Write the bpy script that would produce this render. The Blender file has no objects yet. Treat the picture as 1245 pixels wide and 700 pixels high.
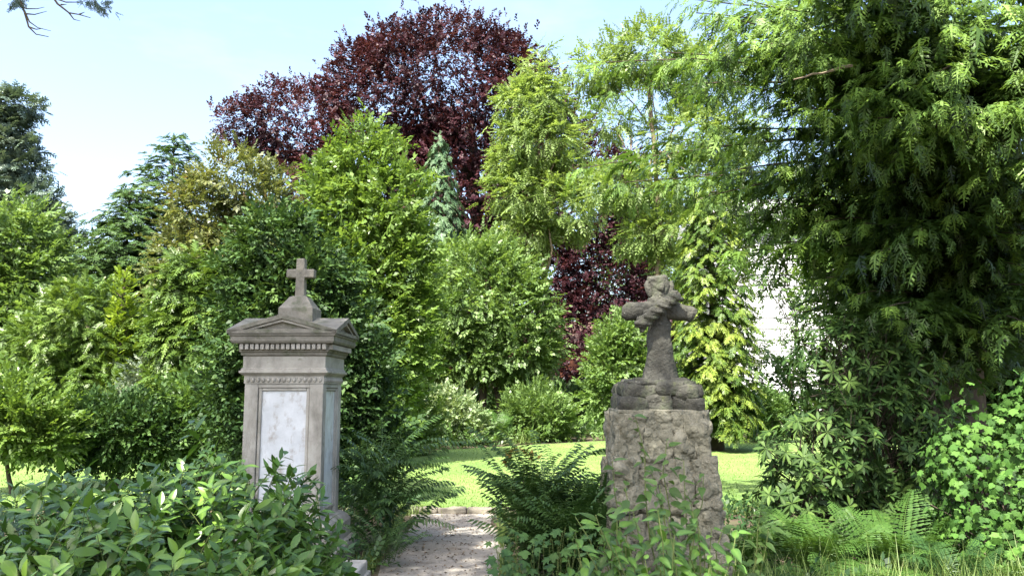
import bpy, bmesh, math, random
import numpy as np
from mathutils import Vector, Matrix, noise as mnoise

SC = bpy.context.scene
COL = SC.collection
R = math.radians
random.seed(7)

# ------------------------------------------------------------------ camera
F, PITCH, EYE = 980.0, R(7.27), 1.6          # focal length in pixels of the 1245 px wide photograph
cam_data = bpy.data.cameras.new('camera')
cam_data.sensor_width = 36.0
cam_data.lens = F / 1245.0 * 36.0
cam_data.clip_end = 2000.0
cam = bpy.data.objects.new('camera', cam_data)
cam.location = (0, 0, EYE)
cam.rotation_euler = (math.pi / 2 + PITCH, 0, 0)
COL.objects.link(cam)
SC.camera = cam

# ------------------------------------------------------------------ sky, sun, exposure
SUN_EL, SUN_AZ = R(54), R(208)               # azimuth clockwise from +Y: the sun stands behind and left of the camera
world = bpy.data.worlds.new('World')
SC.world = world
world.use_nodes = True
wn = world.node_tree
bg = wn.nodes['Background']
sky = wn.nodes.new('ShaderNodeTexSky')
sky.sky_type = 'NISHITA'
sky.sun_disc = False
sky.sun_elevation = SUN_EL
sky.sun_rotation = SUN_AZ
sky.air_density = 1.0
sky.dust_density = 3.5
sky.ozone_density = 0.7
wtc = wn.nodes.new('ShaderNodeTexCoord')          # faint high wisps of cloud, all round the sky
wmap = wn.nodes.new('ShaderNodeMapping'); wmap.inputs['Scale'].default_value = (1.6, 1.6, 5.0)
wnz = wn.nodes.new('ShaderNodeTexNoise'); wnz.inputs['Scale'].default_value = 2.6; wnz.inputs['Detail'].default_value = 9; wnz.inputs['Roughness'].default_value = 0.58
wmr = wn.nodes.new('ShaderNodeMapRange'); wmr.inputs[1].default_value = 0.50; wmr.inputs[2].default_value = 0.80; wmr.inputs[4].default_value = 0.20
wmx = wn.nodes.new('ShaderNodeMix'); wmx.data_type = 'RGBA'; wmx.inputs[7].default_value = (3.2, 3.3, 3.4, 1)
wn.links.new(wtc.outputs['Generated'], wmap.inputs[0]); wn.links.new(wmap.outputs[0], wnz.inputs['Vector'])
wn.links.new(wnz.outputs[0], wmr.inputs[0]); wn.links.new(wmr.outputs[0], wmx.inputs[0])
wn.links.new(sky.outputs[0], wmx.inputs[6]); wn.links.new(wmx.outputs[2], bg.inputs[0])
bg.inputs[1].default_value = 0.15
sun_data = bpy.data.lights.new('sun', 'SUN')
sun_data.energy = 5.0
sun_data.angle = R(0.5)
sun_data.color = (1.0, 0.95, 0.86)
sun = bpy.data.objects.new('sun', sun_data)
to_sun = Vector((math.sin(SUN_AZ) * math.cos(SUN_EL), math.cos(SUN_AZ) * math.cos(SUN_EL), math.sin(SUN_EL)))
sun.rotation_euler = to_sun.to_track_quat('Z', 'Y').to_euler()
COL.objects.link(sun)
SC.view_settings.view_transform = 'Standard'
SC.view_settings.look = 'None'
SC.view_settings.exposure = 1.85
SC.view_settings.gamma = 1.0
SC.view_settings.use_curve_mapping = False
SC.cycles.max_bounces = 6
SC.cycles.diffuse_bounces = 4
SC.cycles.glossy_bounces = 2
SC.cycles.transmission_bounces = 4
SC.cycles.caustics_reflective = False
SC.cycles.caustics_refractive = False

# ------------------------------------------------------------------ placing
def P(px, py, Y):
    """the point at distance Y along the ground axis that the pixel (of the 1245x700 photograph) looks at"""
    cx, cy = (px - 622.5) / F, (350 - py) / F
    d = (cx, math.cos(PITCH) - cy * math.sin(PITCH), math.sin(PITCH) + cy * math.cos(PITCH))
    s = Y / d[1]
    return Vector((d[0] * s, Y, EYE + d[2] * s))

def lobe(px, py, rx, ry, Y, dy=1.0):
    c = P(px, py, Y)
    m = Y / F
    return (c.x, c.y, c.z, rx * m, rx * m * dy, ry * m)

# ------------------------------------------------------------------ object helpers
def props(o, label=None, cat=None, group=None, kind=None):
    if label: o['label'] = label
    if cat: o['category'] = cat
    if group: o['group'] = group
    if kind: o['kind'] = kind
    return o

def thing(name, label, cat, loc=(0, 0, 0), group=None, rz=0):
    o = bpy.data.objects.new(name, None)
    o.empty_display_size = 0.2
    o.location = loc
    o.rotation_euler = (0, 0, rz)
    COL.objects.link(o)
    return props(o, label, cat, group)

def link(name, me, parent=None, kind=None):
    o = bpy.data.objects.new(name, me)
    COL.objects.link(o)
    if parent is not None: o.parent = parent
    if kind: o['kind'] = kind
    return o

def quads_mesh(name, V, Q, mat, attr=None, smooth=False):
    me = bpy.data.meshes.new(name)
    V = np.ascontiguousarray(V, dtype=np.float32); Q = np.ascontiguousarray(Q, dtype=np.int32)
    me.vertices.add(len(V)); me.vertices.foreach_set('co', V.ravel())
    me.loops.add(Q.size); me.loops.foreach_set('vertex_index', Q.ravel())
    me.polygons.add(len(Q)); me.polygons.foreach_set('loop_start', np.arange(0, Q.size, 4, dtype=np.int32))
    if smooth: me.polygons.foreach_set('use_smooth', np.ones(len(Q), dtype=bool))
    if attr is not None:
        a = me.attributes.new('v', 'FLOAT', 'POINT')
        a.data.foreach_set('value', np.ascontiguousarray(attr, dtype=np.float32))
    me.materials.append(mat)
    me.update(calc_edges=True)
    return me

def bm_obj(name, bm, mat, parent=None, smooth=False, kind=None):
    me = bpy.data.meshes.new(name)
    bmesh.ops.recalc_face_normals(bm, faces=bm.faces)
    bm.to_mesh(me); bm.free()
    me.materials.append(mat)
    if smooth:
        me.polygons.foreach_set('use_smooth', np.ones(len(me.polygons), dtype=bool))
    return link(name, me, parent, kind)

def add_box(bm, x0, x1, y0, y1, z0, z1, bevel=0.0):
    r = bmesh.ops.create_cube(bm, size=1.0)
    for v in r['verts']:
        v.co = Vector(((x0 + x1) / 2 + v.co.x * (x1 - x0), (y0 + y1) / 2 + v.co.y * (y1 - y0), (z0 + z1) / 2 + v.co.z * (z1 - z0)))
    if bevel:
        es = list({e for v in r['verts'] for e in v.link_edges})
        bmesh.ops.bevel(bm, geom=es, offset=bevel, segments=2, affect='EDGES', profile=0.5)

def box_obj(name, mat, parent, x0, x1, y0, y1, z0, z1, bevel=0.004):
    bm = bmesh.new(); add_box(bm, x0, x1, y0, y1, z0, z1, bevel)
    return bm_obj(name, bm, mat, parent)

# ------------------------------------------------------------------ materials
def new_mat(name):
    m = bpy.data.materials.new(name)
    m.use_nodes = True
    n, l = m.node_tree.nodes, m.node_tree.links
    return m, n, l, n['Principled BSDF']

def ramp(n, stops):
    r = n.new('ShaderNodeValToRGB')
    e = r.color_ramp.elements
    while len(e) < len(stops): e.new(0.5)
    for k, (p, c) in enumerate(stops):
        e[k].position = p; e[k].color = (*c, 1)
    return r

def leaf_mat(name, dark, mid, light, gloss=0.45, trans=0.32, extra=None, spec=0.35):
    m, n, l, b = new_mat(name)
    a = n.new('ShaderNodeAttribute'); a.attribute_name = 'v'
    stops = [(0.0, dark), (0.5, mid), (0.92 if extra else 1.0, light)]
    if extra: stops.append((1.0, extra))
    r = ramp(n, stops)
    l.new(a.outputs['Fac'], r.inputs[0])
    l.new(r.outputs[0], b.inputs['Base Color'])
    b.inputs['Roughness'].default_value = gloss
    b.inputs['Specular IOR Level'].default_value = spec
    t = n.new('ShaderNodeBsdfTranslucent')
    g = n.new('ShaderNodeMix'); g.data_type = 'RGBA'; g.blend_type = 'MULTIPLY'; g.inputs[0].default_value = 1.0
    l.new(r.outputs[0], g.inputs[6]); g.inputs[7].default_value = (1.3, 1.25, 0.65, 1)
    l.new(g.outputs[2], t.inputs[0])
    mx = n.new('ShaderNodeMixShader'); mx.inputs[0].default_value = trans
    l.new(b.outputs[0], mx.inputs[1]); l.new(t.outputs[0], mx.inputs[2])
    l.new(mx.outputs[0], n['Material Output'].inputs[0])
    return m

def obj_leaf_mat(name, dark, mid, light, gloss=0.3, trans=0.28, spec=0.5):
    """the same for leaves that are objects: colour by the object's random number, a paler midrib by the mesh's own 'v'"""
    m, n, l, b = new_mat(name)
    oi = n.new('ShaderNodeObjectInfo')
    a = n.new('ShaderNodeAttribute'); a.attribute_name = 'v'
    r = ramp(n, [(0.0, dark), (0.5, mid), (1.0, light)])
    l.new(oi.outputs['Random'], r.inputs[0])
    tc = n.new('ShaderNodeTexCoord')
    nz = n.new('ShaderNodeTexNoise'); nz.inputs['Scale'].default_value = 25
    l.new(tc.outputs['Object'], nz.inputs['Vector'])
    hs = n.new('ShaderNodeHueSaturation'); l.new(r.outputs[0], hs.inputs['Color'])
    mr = n.new('ShaderNodeMapRange'); mr.inputs[3].default_value = 0.75; mr.inputs[4].default_value = 1.25
    l.new(nz.outputs[0], mr.inputs[0]); l.new(mr.outputs[0], hs.inputs['Value'])
    rib = n.new('ShaderNodeMix'); rib.data_type = 'RGBA'
    l.new(a.outputs['Fac'], rib.inputs[0]); l.new(hs.outputs[0], rib.inputs[6])
    rib.inputs[7].default_value = (light[0] * 1.5, light[1] * 1.35, light[2] * 1.6, 1)
    l.new(rib.outputs[2], b.inputs['Base Color'])
    b.inputs['Roughness'].default_value = gloss
    b.inputs['Specular IOR Level'].default_value = spec
    t = n.new('ShaderNodeBsdfTranslucent')
    g = n.new('ShaderNodeMix'); g.data_type = 'RGBA'; g.blend_type = 'MULTIPLY'; g.inputs[0].default_value = 1.0
    l.new(rib.outputs[2], g.inputs[6]); g.inputs[7].default_value = (1.3, 1.3, 0.5, 1)
    l.new(g.outputs[2], t.inputs[0])
    mx = n.new('ShaderNodeMixShader'); mx.inputs[0].default_value = trans
    l.new(b.outputs[0], mx.inputs[1]); l.new(t.outputs[0], mx.inputs[2])
    l.new(mx.outputs[0], n['Material Output'].inputs[0])
    return m

def rough_mat(name, stops, scale=6.0, detail=8, bump=0.4, bscale=40.0, rough=0.9, stain=None, bdist=0.02, coords='Object', lichen=None):
    m, n, l, b = new_mat(name)
    tc = n.new('ShaderNodeTexCoord')
    nz = n.new('ShaderNodeTexNoise'); nz.inputs['Scale'].default_value = scale; nz.inputs['Detail'].default_value = detail
    nz.inputs['Roughness'].default_value = 0.65
    l.new(tc.outputs[coords], nz.inputs['Vector'])
    r = ramp(n, stops); l.new(nz.outputs[0], r.inputs[0])
    out = r.outputs[0]
    if stain:
        sc_, col, lo, hi, stretch = stain
        mp = n.new('ShaderNodeMapping'); mp.inputs['Scale'].default_value = stretch
        l.new(tc.outputs[coords], mp.inputs[0])
        n2 = n.new('ShaderNodeTexNoise'); n2.inputs['Scale'].default_value = sc_; n2.inputs['Detail'].default_value = 10
        n2.inputs['Roughness'].default_value = 0.7
        l.new(mp.outputs[0], n2.inputs['Vector'])
        mr = n.new('ShaderNodeMapRange'); mr.inputs[1].default_value = lo; mr.inputs[2].default_value = hi
        l.new(n2.outputs[0], mr.inputs[0])
        mx = n.new('ShaderNodeMix'); mx.data_type = 'RGBA'
        l.new(mr.outputs[0], mx.inputs[0]); l.new(out, mx.inputs[6]); mx.inputs[7].default_value = (*col, 1)
        out = mx.outputs[2]
    for (lsc, lcol, lo, hi) in (lichen or []):
        n4 = n.new('ShaderNodeTexNoise'); n4.inputs['Scale'].default_value = lsc; n4.inputs['Detail'].default_value = 12
        n4.inputs['Roughness'].default_value = 0.75; n4.noise_dimensions = '4D'; n4.inputs['W'].default_value = lsc
        l.new(tc.outputs[coords], n4.inputs['Vector'])
        m4 = n.new('ShaderNodeMapRange'); m4.inputs[1].default_value = lo; m4.inputs[2].default_value = hi
        l.new(n4.outputs[0], m4.inputs[0])
        x4 = n.new('ShaderNodeMix'); x4.data_type = 'RGBA'
        l.new(m4.outputs[0], x4.inputs[0]); l.new(out, x4.inputs[6]); x4.inputs[7].default_value = (*lcol, 1)
        out = x4.outputs[2]
    l.new(out, b.inputs['Base Color'])
    b.inputs['Roughness'].default_value = rough
    b.inputs['Specular IOR Level'].default_value = 0.2
    n3 = n.new('ShaderNodeTexNoise'); n3.inputs['Scale'].default_value = bscale; n3.inputs['Detail'].default_value = 8
    l.new(tc.outputs[coords], n3.inputs['Vector'])
    bp = n.new('ShaderNodeBump'); bp.inputs['Strength'].default_value = bump; bp.inputs['Distance'].default_value = bdist
    l.new(n3.outputs[0], bp.inputs['Height']); l.new(bp.outputs[0], b.inputs['Normal'])
    return m

def plain_mat(name, col, rough=0.6, metal=0.0):
    m, n, l, b = new_mat(name)
    tc = n.new('ShaderNodeTexCoord')
    nz = n.new('ShaderNodeTexNoise'); nz.inputs['Scale'].default_value = 3; nz.inputs['Detail'].default_value = 6
    l.new(tc.outputs['Object'], nz.inputs['Vector'])
    r = ramp(n, [(0.3, tuple(c * 0.85 for c in col)), (0.7, col)])
    l.new(nz.outputs[0], r.inputs[0]); l.new(r.outputs[0], b.inputs['Base Color'])
    b.inputs['Roughness'].default_value = rough; b.inputs['Metallic'].default_value = metal
    return m

BARK = rough_mat('bark', [(0.3, (0.030, 0.025, 0.019)), (0.7, (0.095, 0.076, 0.056))], 5, 8, 0.8, 18)
BARK_PALE = rough_mat('pale_bark', [(0.3, (0.14, 0.11, 0.075)), (0.7, (0.30, 0.24, 0.17))], 5, 8, 0.8, 18)
TWIG = rough_mat('twig_bark', [(0.3, (0.09, 0.07, 0.045)), (0.7, (0.17, 0.13, 0.08))], 9, 4, 0.3, 40)
GREEN_STEM = rough_mat('green_stem', [(0.3, (0.07, 0.10, 0.03)), (0.7, (0.13, 0.16, 0.05))], 9, 4, 0.2, 40)
SANDSTONE = rough_mat('weathered_sandstone', [(0.25, (0.235, 0.222, 0.190)), (0.55, (0.375, 0.357, 0.312)), (0.8, (0.455, 0.437, 0.39))], 5, 10, 0.35, 60,
                      stain=(3.0, (0.155, 0.145, 0.12), 0.5, 0.74, (1.6, 1.6, 0.55)), lichen=[(13, (0.34, 0.33, 0.27), 0.60, 0.68), (5, (0.10, 0.11, 0.055), 0.58, 0.70)], bdist=0.012)
DARKSTONE = rough_mat('mossy_cornice_stone', [(0.25, (0.12, 0.113, 0.093)), (0.7, (0.25, 0.235, 0.198))], 8, 10, 0.45, 60,
                      stain=(5.0, (0.07, 0.085, 0.045), 0.5, 0.7, (1, 1, 1)), lichen=[(17, (0.34, 0.33, 0.27), 0.60, 0.68), (6, (0.10, 0.11, 0.055), 0.58, 0.70)], bdist=0.012)
MARBLE = rough_mat('weathered_marble', [(0.2, (0.42, 0.44, 0.45)), (0.7, (0.64, 0.66, 0.67))], 7, 10, 0.08, 50, 0.45,
                   stain=(9.0, (0.30, 0.26, 0.215), 0.52, 0.68, (1, 1, 0.6)), bdist=0.004)
TUFA = rough_mat('rough_grey_stone', [(0.25, (0.094, 0.091, 0.066)), (0.5, (0.178, 0.171, 0.128)), (0.78, (0.278, 0.266, 0.205))], 7, 12, 1.0, 16,
                 stain=(4.0, (0.11, 0.10, 0.075), 0.5, 0.75, (1, 1, 1)), lichen=[(12, (0.34, 0.33, 0.27), 0.60, 0.68), (4.5, (0.10, 0.11, 0.055), 0.58, 0.70)], bdist=0.06)
LAVA = rough_mat('dark_weathered_stone', [(0.25, (0.034, 0.034, 0.028)), (0.75, (0.092, 0.090, 0.075))], 9, 12, 0.9, 34,
                 stain=(5.0, (0.075, 0.09, 0.05), 0.52, 0.72, (1, 1, 1)), lichen=[(16, (0.34, 0.33, 0.27), 0.60, 0.68), (5, (0.10, 0.11, 0.055), 0.58, 0.70)], bdist=0.025)
PINKSTONE = rough_mat('pale_pink_sandstone', [(0.25, (0.27, 0.20, 0.155)), (0.75, (0.42, 0.34, 0.28))], 3, 8, 0.5, 14)
KERBSTONE = rough_mat('kerb_stone', [(0.25, (0.10, 0.09, 0.07)), (0.75, (0.22, 0.20, 0.16))], 6, 8, 0.5, 30)

# ------------------------------------------------------------------ numeric helpers for foliage
def vnoise(p, freq, seed=0):
    q = np.asarray(p) * freq + seed * 17.31
    i = np.floor(q).astype(np.int64); f = q - i
    f = f * f * (3 - 2 * f)
    def h(ix, iy, iz):
        n = (ix * 73856093) ^ (iy * 19349663) ^ (iz * 83492791) ^ (seed * 2654435)
        n = (n ^ (n >> 13)) * 1274126177
        n = n ^ (n >> 16)
        return (n & 0xFFFF) / 65535.0
    o = 0.0
    for a in (0, 1):
        for b in (0, 1):
            for c in (0, 1):
                w = (f[:, 0] if a else 1 - f[:, 0]) * (f[:, 1] if b else 1 - f[:, 1]) * (f[:, 2] if c else 1 - f[:, 2])
                o = o + w * h(i[:, 0] + a, i[:, 1] + b, i[:, 2] + c)
    return o

def unit(a):
    return a / np.maximum(np.linalg.norm(a, axis=-1, keepdims=True), 1e-9)

def frames(d, up):
    d = unit(d)
    x = np.cross(d, up); bad = np.linalg.norm(x, axis=1) < 1e-3
    x[bad] = (1, 0, 0)
    x = unit(x); z = np.cross(x, d)
    return np.stack([x, d, z], axis=2)

def rot_z(a):
    c, s = math.cos(a), math.sin(a)
    return np.array([[c, -s, 0], [s, c, 0], [0, 0, 1.0]])

def rot_x(a):
    c, s = math.cos(a), math.sin(a)
    return np.array([[1.0, 0, 0], [0, c, -s], [0, s, c]])

def rot_y(a):
    c, s = math.cos(a), math.sin(a)
    return np.array([[c, 0, s], [0, 1.0, 0], [-s, 0, c]])

def diamond(l, w, fold=0.12, droop=0.1, wide=0.42):
    return (np.array([[0, 0, 0], [w / 2, wide * l, fold * w], [0, l, -droop * l], [-w / 2, wide * l, fold * w]]), np.array([[0, 1, 2, 3]]))

def join_t(parts):
    V, Q, A, o = [], [], [], 0
    for v, q, a in parts:
        V.append(v); Q.append(q + o); A.append(np.full(len(v), a)); o += len(v)
    return np.concatenate(V), np.concatenate(Q), np.concatenate(A)

def twig_template(rng, n=9, length=0.4, ll=0.12, lw=0.07, spread=55, droop=0.15, tilt=25, curve=0.1):
    parts = []
    for k in range(n):
        t = (k + 0.7) / n
        side = 1 if k % 2 else -1
        v, q = diamond(ll * rng.uniform(0.75, 1.15), lw * rng.uniform(0.8, 1.15), rng.uniform(0.0, 0.25), droop * rng.uniform(0.3, 1.5))
        a = side * R(spread) * (1 - 0.6 * t) * rng.uniform(0.7, 1.3)
        if k == n - 1: a = R(rng.uniform(-10, 10))
        M = rot_z(-a) @ rot_y(R(rng.uniform(-tilt, tilt))) @ rot_x(R(rng.uniform(-tilt, tilt * 0.6)))
        v = v @ M.T + np.array([side * 0.008, t * length, -curve * t * t * length + rng.uniform(-.02, .02) * length])
        parts.append((v, q, rng.uniform(-1, 1)))
    return join_t(parts)

def fan_spray(rng, L=0.35, n=7, w=0.045, sub=0, ang=48, droop=0.25, side_len=0.42):
    """flat conifer spray: an axis with side shoots in one plane, drooping to the tip"""
    parts = []
    def put(v, q, M, off, a): parts.append((v @ M.T + off, q, a))
    bend = lambda t: np.array([0, t * L, -droop * t * t * L])
    v, q = diamond(L * 1.02, w * L * 1.3, 0.1, droop, 0.35); parts.append((v, q, 0.0))
    for k in range(n):
        t = 0.1 + 0.82 * k / n
        sl = side_len * L * (1 - 0.62 * t) * rng.uniform(0.8, 1.15)
        for s in (1, -1):
            M = rot_z(-s * R(ang * rng.uniform(0.85, 1.15))) @ rot_x(R(rng.uniform(-18, 6))) @ rot_y(R(rng.uniform(-20, 20)))
            v, q = diamond(sl, w * L * (1.0 if not sub else 0.8), 0.15, 0.15, 0.5)
            a = rng.uniform(-1, 1)
            put(v, q, M, bend(t), a)
            for j in range(sub):
                tt = 0.2 + 0.65 * (j + 0.5) / sub
                for s2 in ((1, -1) if sub > 1 else (s,)):
                    v2, q2 = diamond(sl * 0.34 * (1.1 - tt * 0.6), w * L * 0.6, 0.1, 0.1, 0.5)
                    M2 = M @ rot_z(-s2 * R(42))
                    put(v2, q2, M2, bend(t) + M @ np.array([0, tt * sl, -0.02 * sl]), a)
    return join_t(parts)

def pinnate(rng, L=0.32, n=7, ll=0.07, lw=0.03, droop=0.35, ang=62):
    parts = []
    for k in range(n):
        t = 0.18 + 0.75 * k / n
        for s in (1, -1):
            v, q = diamond(ll * rng.uniform(.8, 1.1), lw, 0.05, 0.1)
            M = rot_z(-s * R(ang * rng.uniform(.85, 1.1))) @ rot_x(R(rng.uniform(-30, 0)))
            parts.append((v @ M.T + np.array([0, t * L, -droop * t * t * L]), q, rng.uniform(-1, 1)))
    v, q = diamond(ll, lw); parts.append((v + np.array([0, .93 * L, -droop * .87 * L]), q, 0.0))
    return join_t(parts)

def scatter(templates, pos, d, up, size, var, rng, leafvar=0.22):
    Vs, Qs, As, o = [], [], [], 0
    which = rng.integers(0, len(templates), len(pos))
    fr = frames(d, up)
    for t, (tv, tq, ta) in enumerate(templates):
        m = which == t
        k = int(m.sum())
        if not k: continue
        V = np.einsum('nij,vj->nvi', fr[m], tv) * size[m][:, None, None] + pos[m][:, None, :]
        Q = tq[None] + (np.arange(k) * len(tv))[:, None, None] + o
        A = np.clip(var[m][:, None] + leafvar * ta[None], 0, 1)
        Vs.append(V.reshape(-1, 3)); Qs.append(Q.reshape(-1, 4)); As.append(A.ravel())
        o += k * len(tv)
    return np.concatenate(Vs), np.concatenate(Qs), np.concatenate(As)

def crown_points(lobes, n, seed, shell=0.5, gap=0.40, bump=0.28, fine=1.0, back=0.45, ragged=0.3):
    rng = np.random.default_rng(seed)
    L = np.array(lobes)
    w = L[:, 3] * L[:, 4] + L[:, 4] * L[:, 5] + L[:, 3] * L[:, 5]
    got_p, got_n, total = [], [], 0
    rad_m = float(np.mean(L[:, 3:6]))
    while total < n:
        k = n * 3
        i = rng.choice(len(L), k, p=w / w.sum())
        d = unit(rng.normal(size=(k, 3)))
        r = 1 - shell * rng.random(k) ** 1.7
        c = L[i, :3]; rad = L[i, 3:6]
        p = c + d * rad
        r = r * (1 + bump * (2 * vnoise(p, 1.6 / rad_m * fine, seed) - 1) + 0.5 * bump * (2 * vnoise(p, 4.0 / rad_m * fine, seed + 3) - 1))
        rag = vnoise(p, 5.5 / rad_m * fine, seed + 13)
        r = r + np.where(rng.random(k) < ragged, np.clip(rag - .55, 0, 1) * 1.1, 0)
        p = c + d * rad * r[:, None]
        nrm = unit(d / rad)
        ok = vnoise(p, 3.2 / rad_m * fine, seed + 9) + 0.35 * vnoise(p, 8 / rad_m * fine, seed + 5) > gap + 0.17
        for j in range(len(L)):
            q = np.linalg.norm((p - L[j, :3]) / L[j, 3:6], axis=1)
            ok &= ~((q < 0.55) & (i != j))
        tocam = unit(np.array([0, 0, 1.6]) - p)
        facing = (nrm * tocam).sum(1)
        ok &= (facing > -0.25) | (rng.random(k) < back)
        ok &= p[:, 2] > 0.05
        got_p.append(p[ok]); got_n.append(nrm[ok]); total += int(ok.sum())
    return np.concatenate(got_p)[:n], np.concatenate(got_n)[:n], rng

def tube_into(bm, pts, radii, sides=7):
    rings = []
    for k, p in enumerate(pts):
        a = pts[max(k - 1, 0)]; b = pts[min(k + 1, len(pts) - 1)]
        t = (Vector(b) - Vector(a)).normalized()
        x = t.cross(Vector((0.13, 0.9, 0.31))).normalized(); y = t.cross(x)
        rings.append([bm.verts.new(Vector(p) + (x * math.cos(2 * math.pi * j / sides) + y * math.sin(2 * math.pi * j / sides)) * radii[k]) for j in range(sides)])
    for a, b in zip(rings, rings[1:]):
        for j in range(sides):
            bm.faces.new((a[j], a[(j + 1) % sides], b[(j + 1) % sides], b[j]))
    bm.faces.new(rings[-1]); bm.faces.new(list(reversed(rings[0])))

def wiggle(p, q, n, amp, sag=0.0):
    p, q = Vector(p), Vector(q)
    out = []
    for k in range(n + 1):
        t = k / n
        v = p.lerp(q, t)
        if 0 < k:
            v = v + Vector((random.uniform(-1, 1), random.uniform(-1, 1), random.uniform(-.6, .6))) * amp * (q - p).length * (1 if k < n else 0.3)
        v.z += sag * 4 * t * (1 - t) * (q - p).length
        out.append(v)
    return out

def trunk_mesh(base, top, r, tips, parent, mat=None, stems=1, lean=0.03):
    """a tapered trunk with limbs running out to tips"""
    bm = bmesh.new()
    base, top = Vector(base), Vector(top)
    for s in range(stems):
        b = base + Vector((s * r * 2.6 - (stems - 1) * r * 1.3, random.uniform(-r, r), 0))
        tp = top + Vector((s - (stems - 1) / 2, 0, 0)) * (top - base).length * 0.12
        pts = wiggle(b - Vector((0, 0, 0.1)), tp, 8, lean * 0.6)
        tube_into(bm, pts, [r * (1.25 if k == 0 else 1.0 - 0.72 * k / 8) for k in range(9)], 9)
    for tp in tips:
        tp = Vector(tp)
        t = random.uniform(0.35, 0.8)
        s = base.lerp(top, t)
        l = wiggle(s, tp, 5, 0.05, 0.06)
        rr = r * 0.42 * (1 - 0.5 * t)
        tube_into(bm, l, [rr * (1 - 0.82 * k / 5) for k in range(6)], 5)
    return bm_obj('trunk', bm, mat or BARK, parent, smooth=True)

def broad_tree(name, label, cat, lobes, n, templates, mat, seed, base, trunk_r=0.18, twig=1.0, up=0.35, jitter=0.5, shell=0.5, gap=0.40,
               bump=0.28, fine=1.0, stems=1, bark=None, droop=0.0, group=None, limbs=14, back=0.45, top=None, vfreq=1.0, part='crown', keep=None):
    root = thing(name, label, cat, base, group)
    p, nrm, rng = crown_points(lobes, n, seed, shell, gap, bump, fine, back)
    if keep is not None:
        m = keep(p); p, nrm = p[m], nrm[m]
    d = nrm + np.array([0, 0, up - droop]) + rng.normal(size=p.shape) * jitter
    u = nrm * 0.6 + np.array([0, 0, 1.0]) + rng.normal(size=p.shape) * 0.35
    rad_m = float(np.mean(np.array(lobes)[:, 3:6]))
    var = 0.5 + 0.75 * (vnoise(p, 2.2 / rad_m * vfreq, seed + 21) - 0.5) + rng.normal(size=len(p)) * 0.10
    V, Q, A = scatter(templates, p, d, u, twig * rng.uniform(0.75, 1.25, len(p)), var, rng)
    b = np.array(base, dtype=float)
    link(part, quads_mesh(part, V - b, Q, mat, A), root)
    L = np.array(lobes)
    zmin = float((L[:, 2] - L[:, 5]).min())
    if top is None:
        k = int(np.argmax(L[:, 2]))
        top = (L[k, 0] * 0.8 + base[0] * 0.2, L[k, 1], L[k, 2])
    idx = rng.choice(len(p), min(limbs, len(p)), replace=False)
    ctr = L[:, :3].mean(0)
    tips = [Vector((p[i] * 0.8 + ctr * 0.2) - b) for i in idx] + [Vector(c[:3]) - Vector(base) for c in lobes]
    trunk_mesh((0, 0, 0), Vector(top) - Vector(base), trunk_r, tips, root, bark, stems)
    return root

def conifer(name, label, apex, base_z, radius, templates, mat, seed, n_br=90, per=9, droop=0.35, rise=0.15, spray=1.0, prof=0.9, bark=None, group=None,
            trunk_r=0.16, zlow=0.4, back=0.5, hang=0.4, rag=0.25, vary=0.35, cat='tree'):
    apex = Vector(apex)
    base = Vector((apex.x, apex.y, base_z))
    H = apex.z - base_z
    root = thing(name, label, cat, base, group)
    rng = np.random.default_rng(seed)
    P_, D_, U_, S_, W_ = [], [], [], [], []
    bm = bmesh.new()
    tube_into(bm, [Vector((0, 0, -.1)), Vector((0.02, 0, H * .35)), Vector((0, 0.02, H * .7)), Vector((0, 0, H))], [trunk_r * 1.2, trunk_r * .85, trunk_r * .45, 0.01], 8)
    for k in range(n_br):
        h = 1 - (1 - (k + .5) / n_br) ** 0.8          # more branches low down
        z = zlow + (H - zlow) * h
        az = k * 2.39996 + rng.uniform(-.3, .3)
        if math.cos(az - math.atan2(-base.y, -base.x)) < -0.3 and rng.random() > back: continue
        Lb = radius * (1 - h) ** prof * rng.uniform(1 - rag, 1 + rag * 0.6) + 0.12 * spray
        out = np.array([math.cos(az), math.sin(az), 0])
        side = np.array([-out[1], out[0], 0])
        m = max(3, int(per * Lb / radius + 2))
        bv = rng.normal() * 0.5
        pts = []
        for j in range(m):
            t = 0.22 + 0.78 * (j + rng.uniform(.2, .8)) / m
            p = out * Lb * t + np.array([0, 0, z + Lb * (rise * t - droop * t * t)])
            tang = unit((out * Lb + np.array([0, 0, Lb * (rise - 2 * droop * t)]))[None])[0]
            for s in (1, -1, 0) if j == m - 1 else (1, -1):
                P_.append(p + rng.normal(size=3) * 0.05 * spray)
                D_.append(tang * (0.8 if s else 1.4) + side * s * 0.85 + np.array([0, 0, -hang]) + rng.normal(size=3) * 0.22)
                U_.append(np.array([0, 0, 1.0]) + out * 0.3 + rng.normal(size=3) * 0.25)
                S_.append(spray * rng.uniform(.75, 1.25) * (0.65 + 0.35 * (1 - h)))
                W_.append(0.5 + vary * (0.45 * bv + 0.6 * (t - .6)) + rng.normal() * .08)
        if k % 2 == 0:
            tube_into(bm, [Vector(out * Lb * t) + Vector((0, 0, z + Lb * (rise * t - droop * t * t))) for t in (0, .35, .7, .95)],
                      [trunk_r * .22, trunk_r * .16, trunk_r * .1, trunk_r * .03], 4)
    # leading shoot
    for k in range(10):
        z = H * (1 - 0.012 * k)
        P_.append(np.array([0, 0, z - .1])); D_.append(np.array([rng.normal() * .5, rng.normal() * .5, 1.0])); U_.append(rng.normal(size=3)); S_.append(spray * .6); W_.append(.6)
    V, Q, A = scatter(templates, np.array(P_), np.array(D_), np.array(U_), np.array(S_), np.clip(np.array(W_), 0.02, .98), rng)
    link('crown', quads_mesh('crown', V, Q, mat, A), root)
    bm_obj('trunk', bm, bark or BARK, root, smooth=True)
    return root

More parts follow.
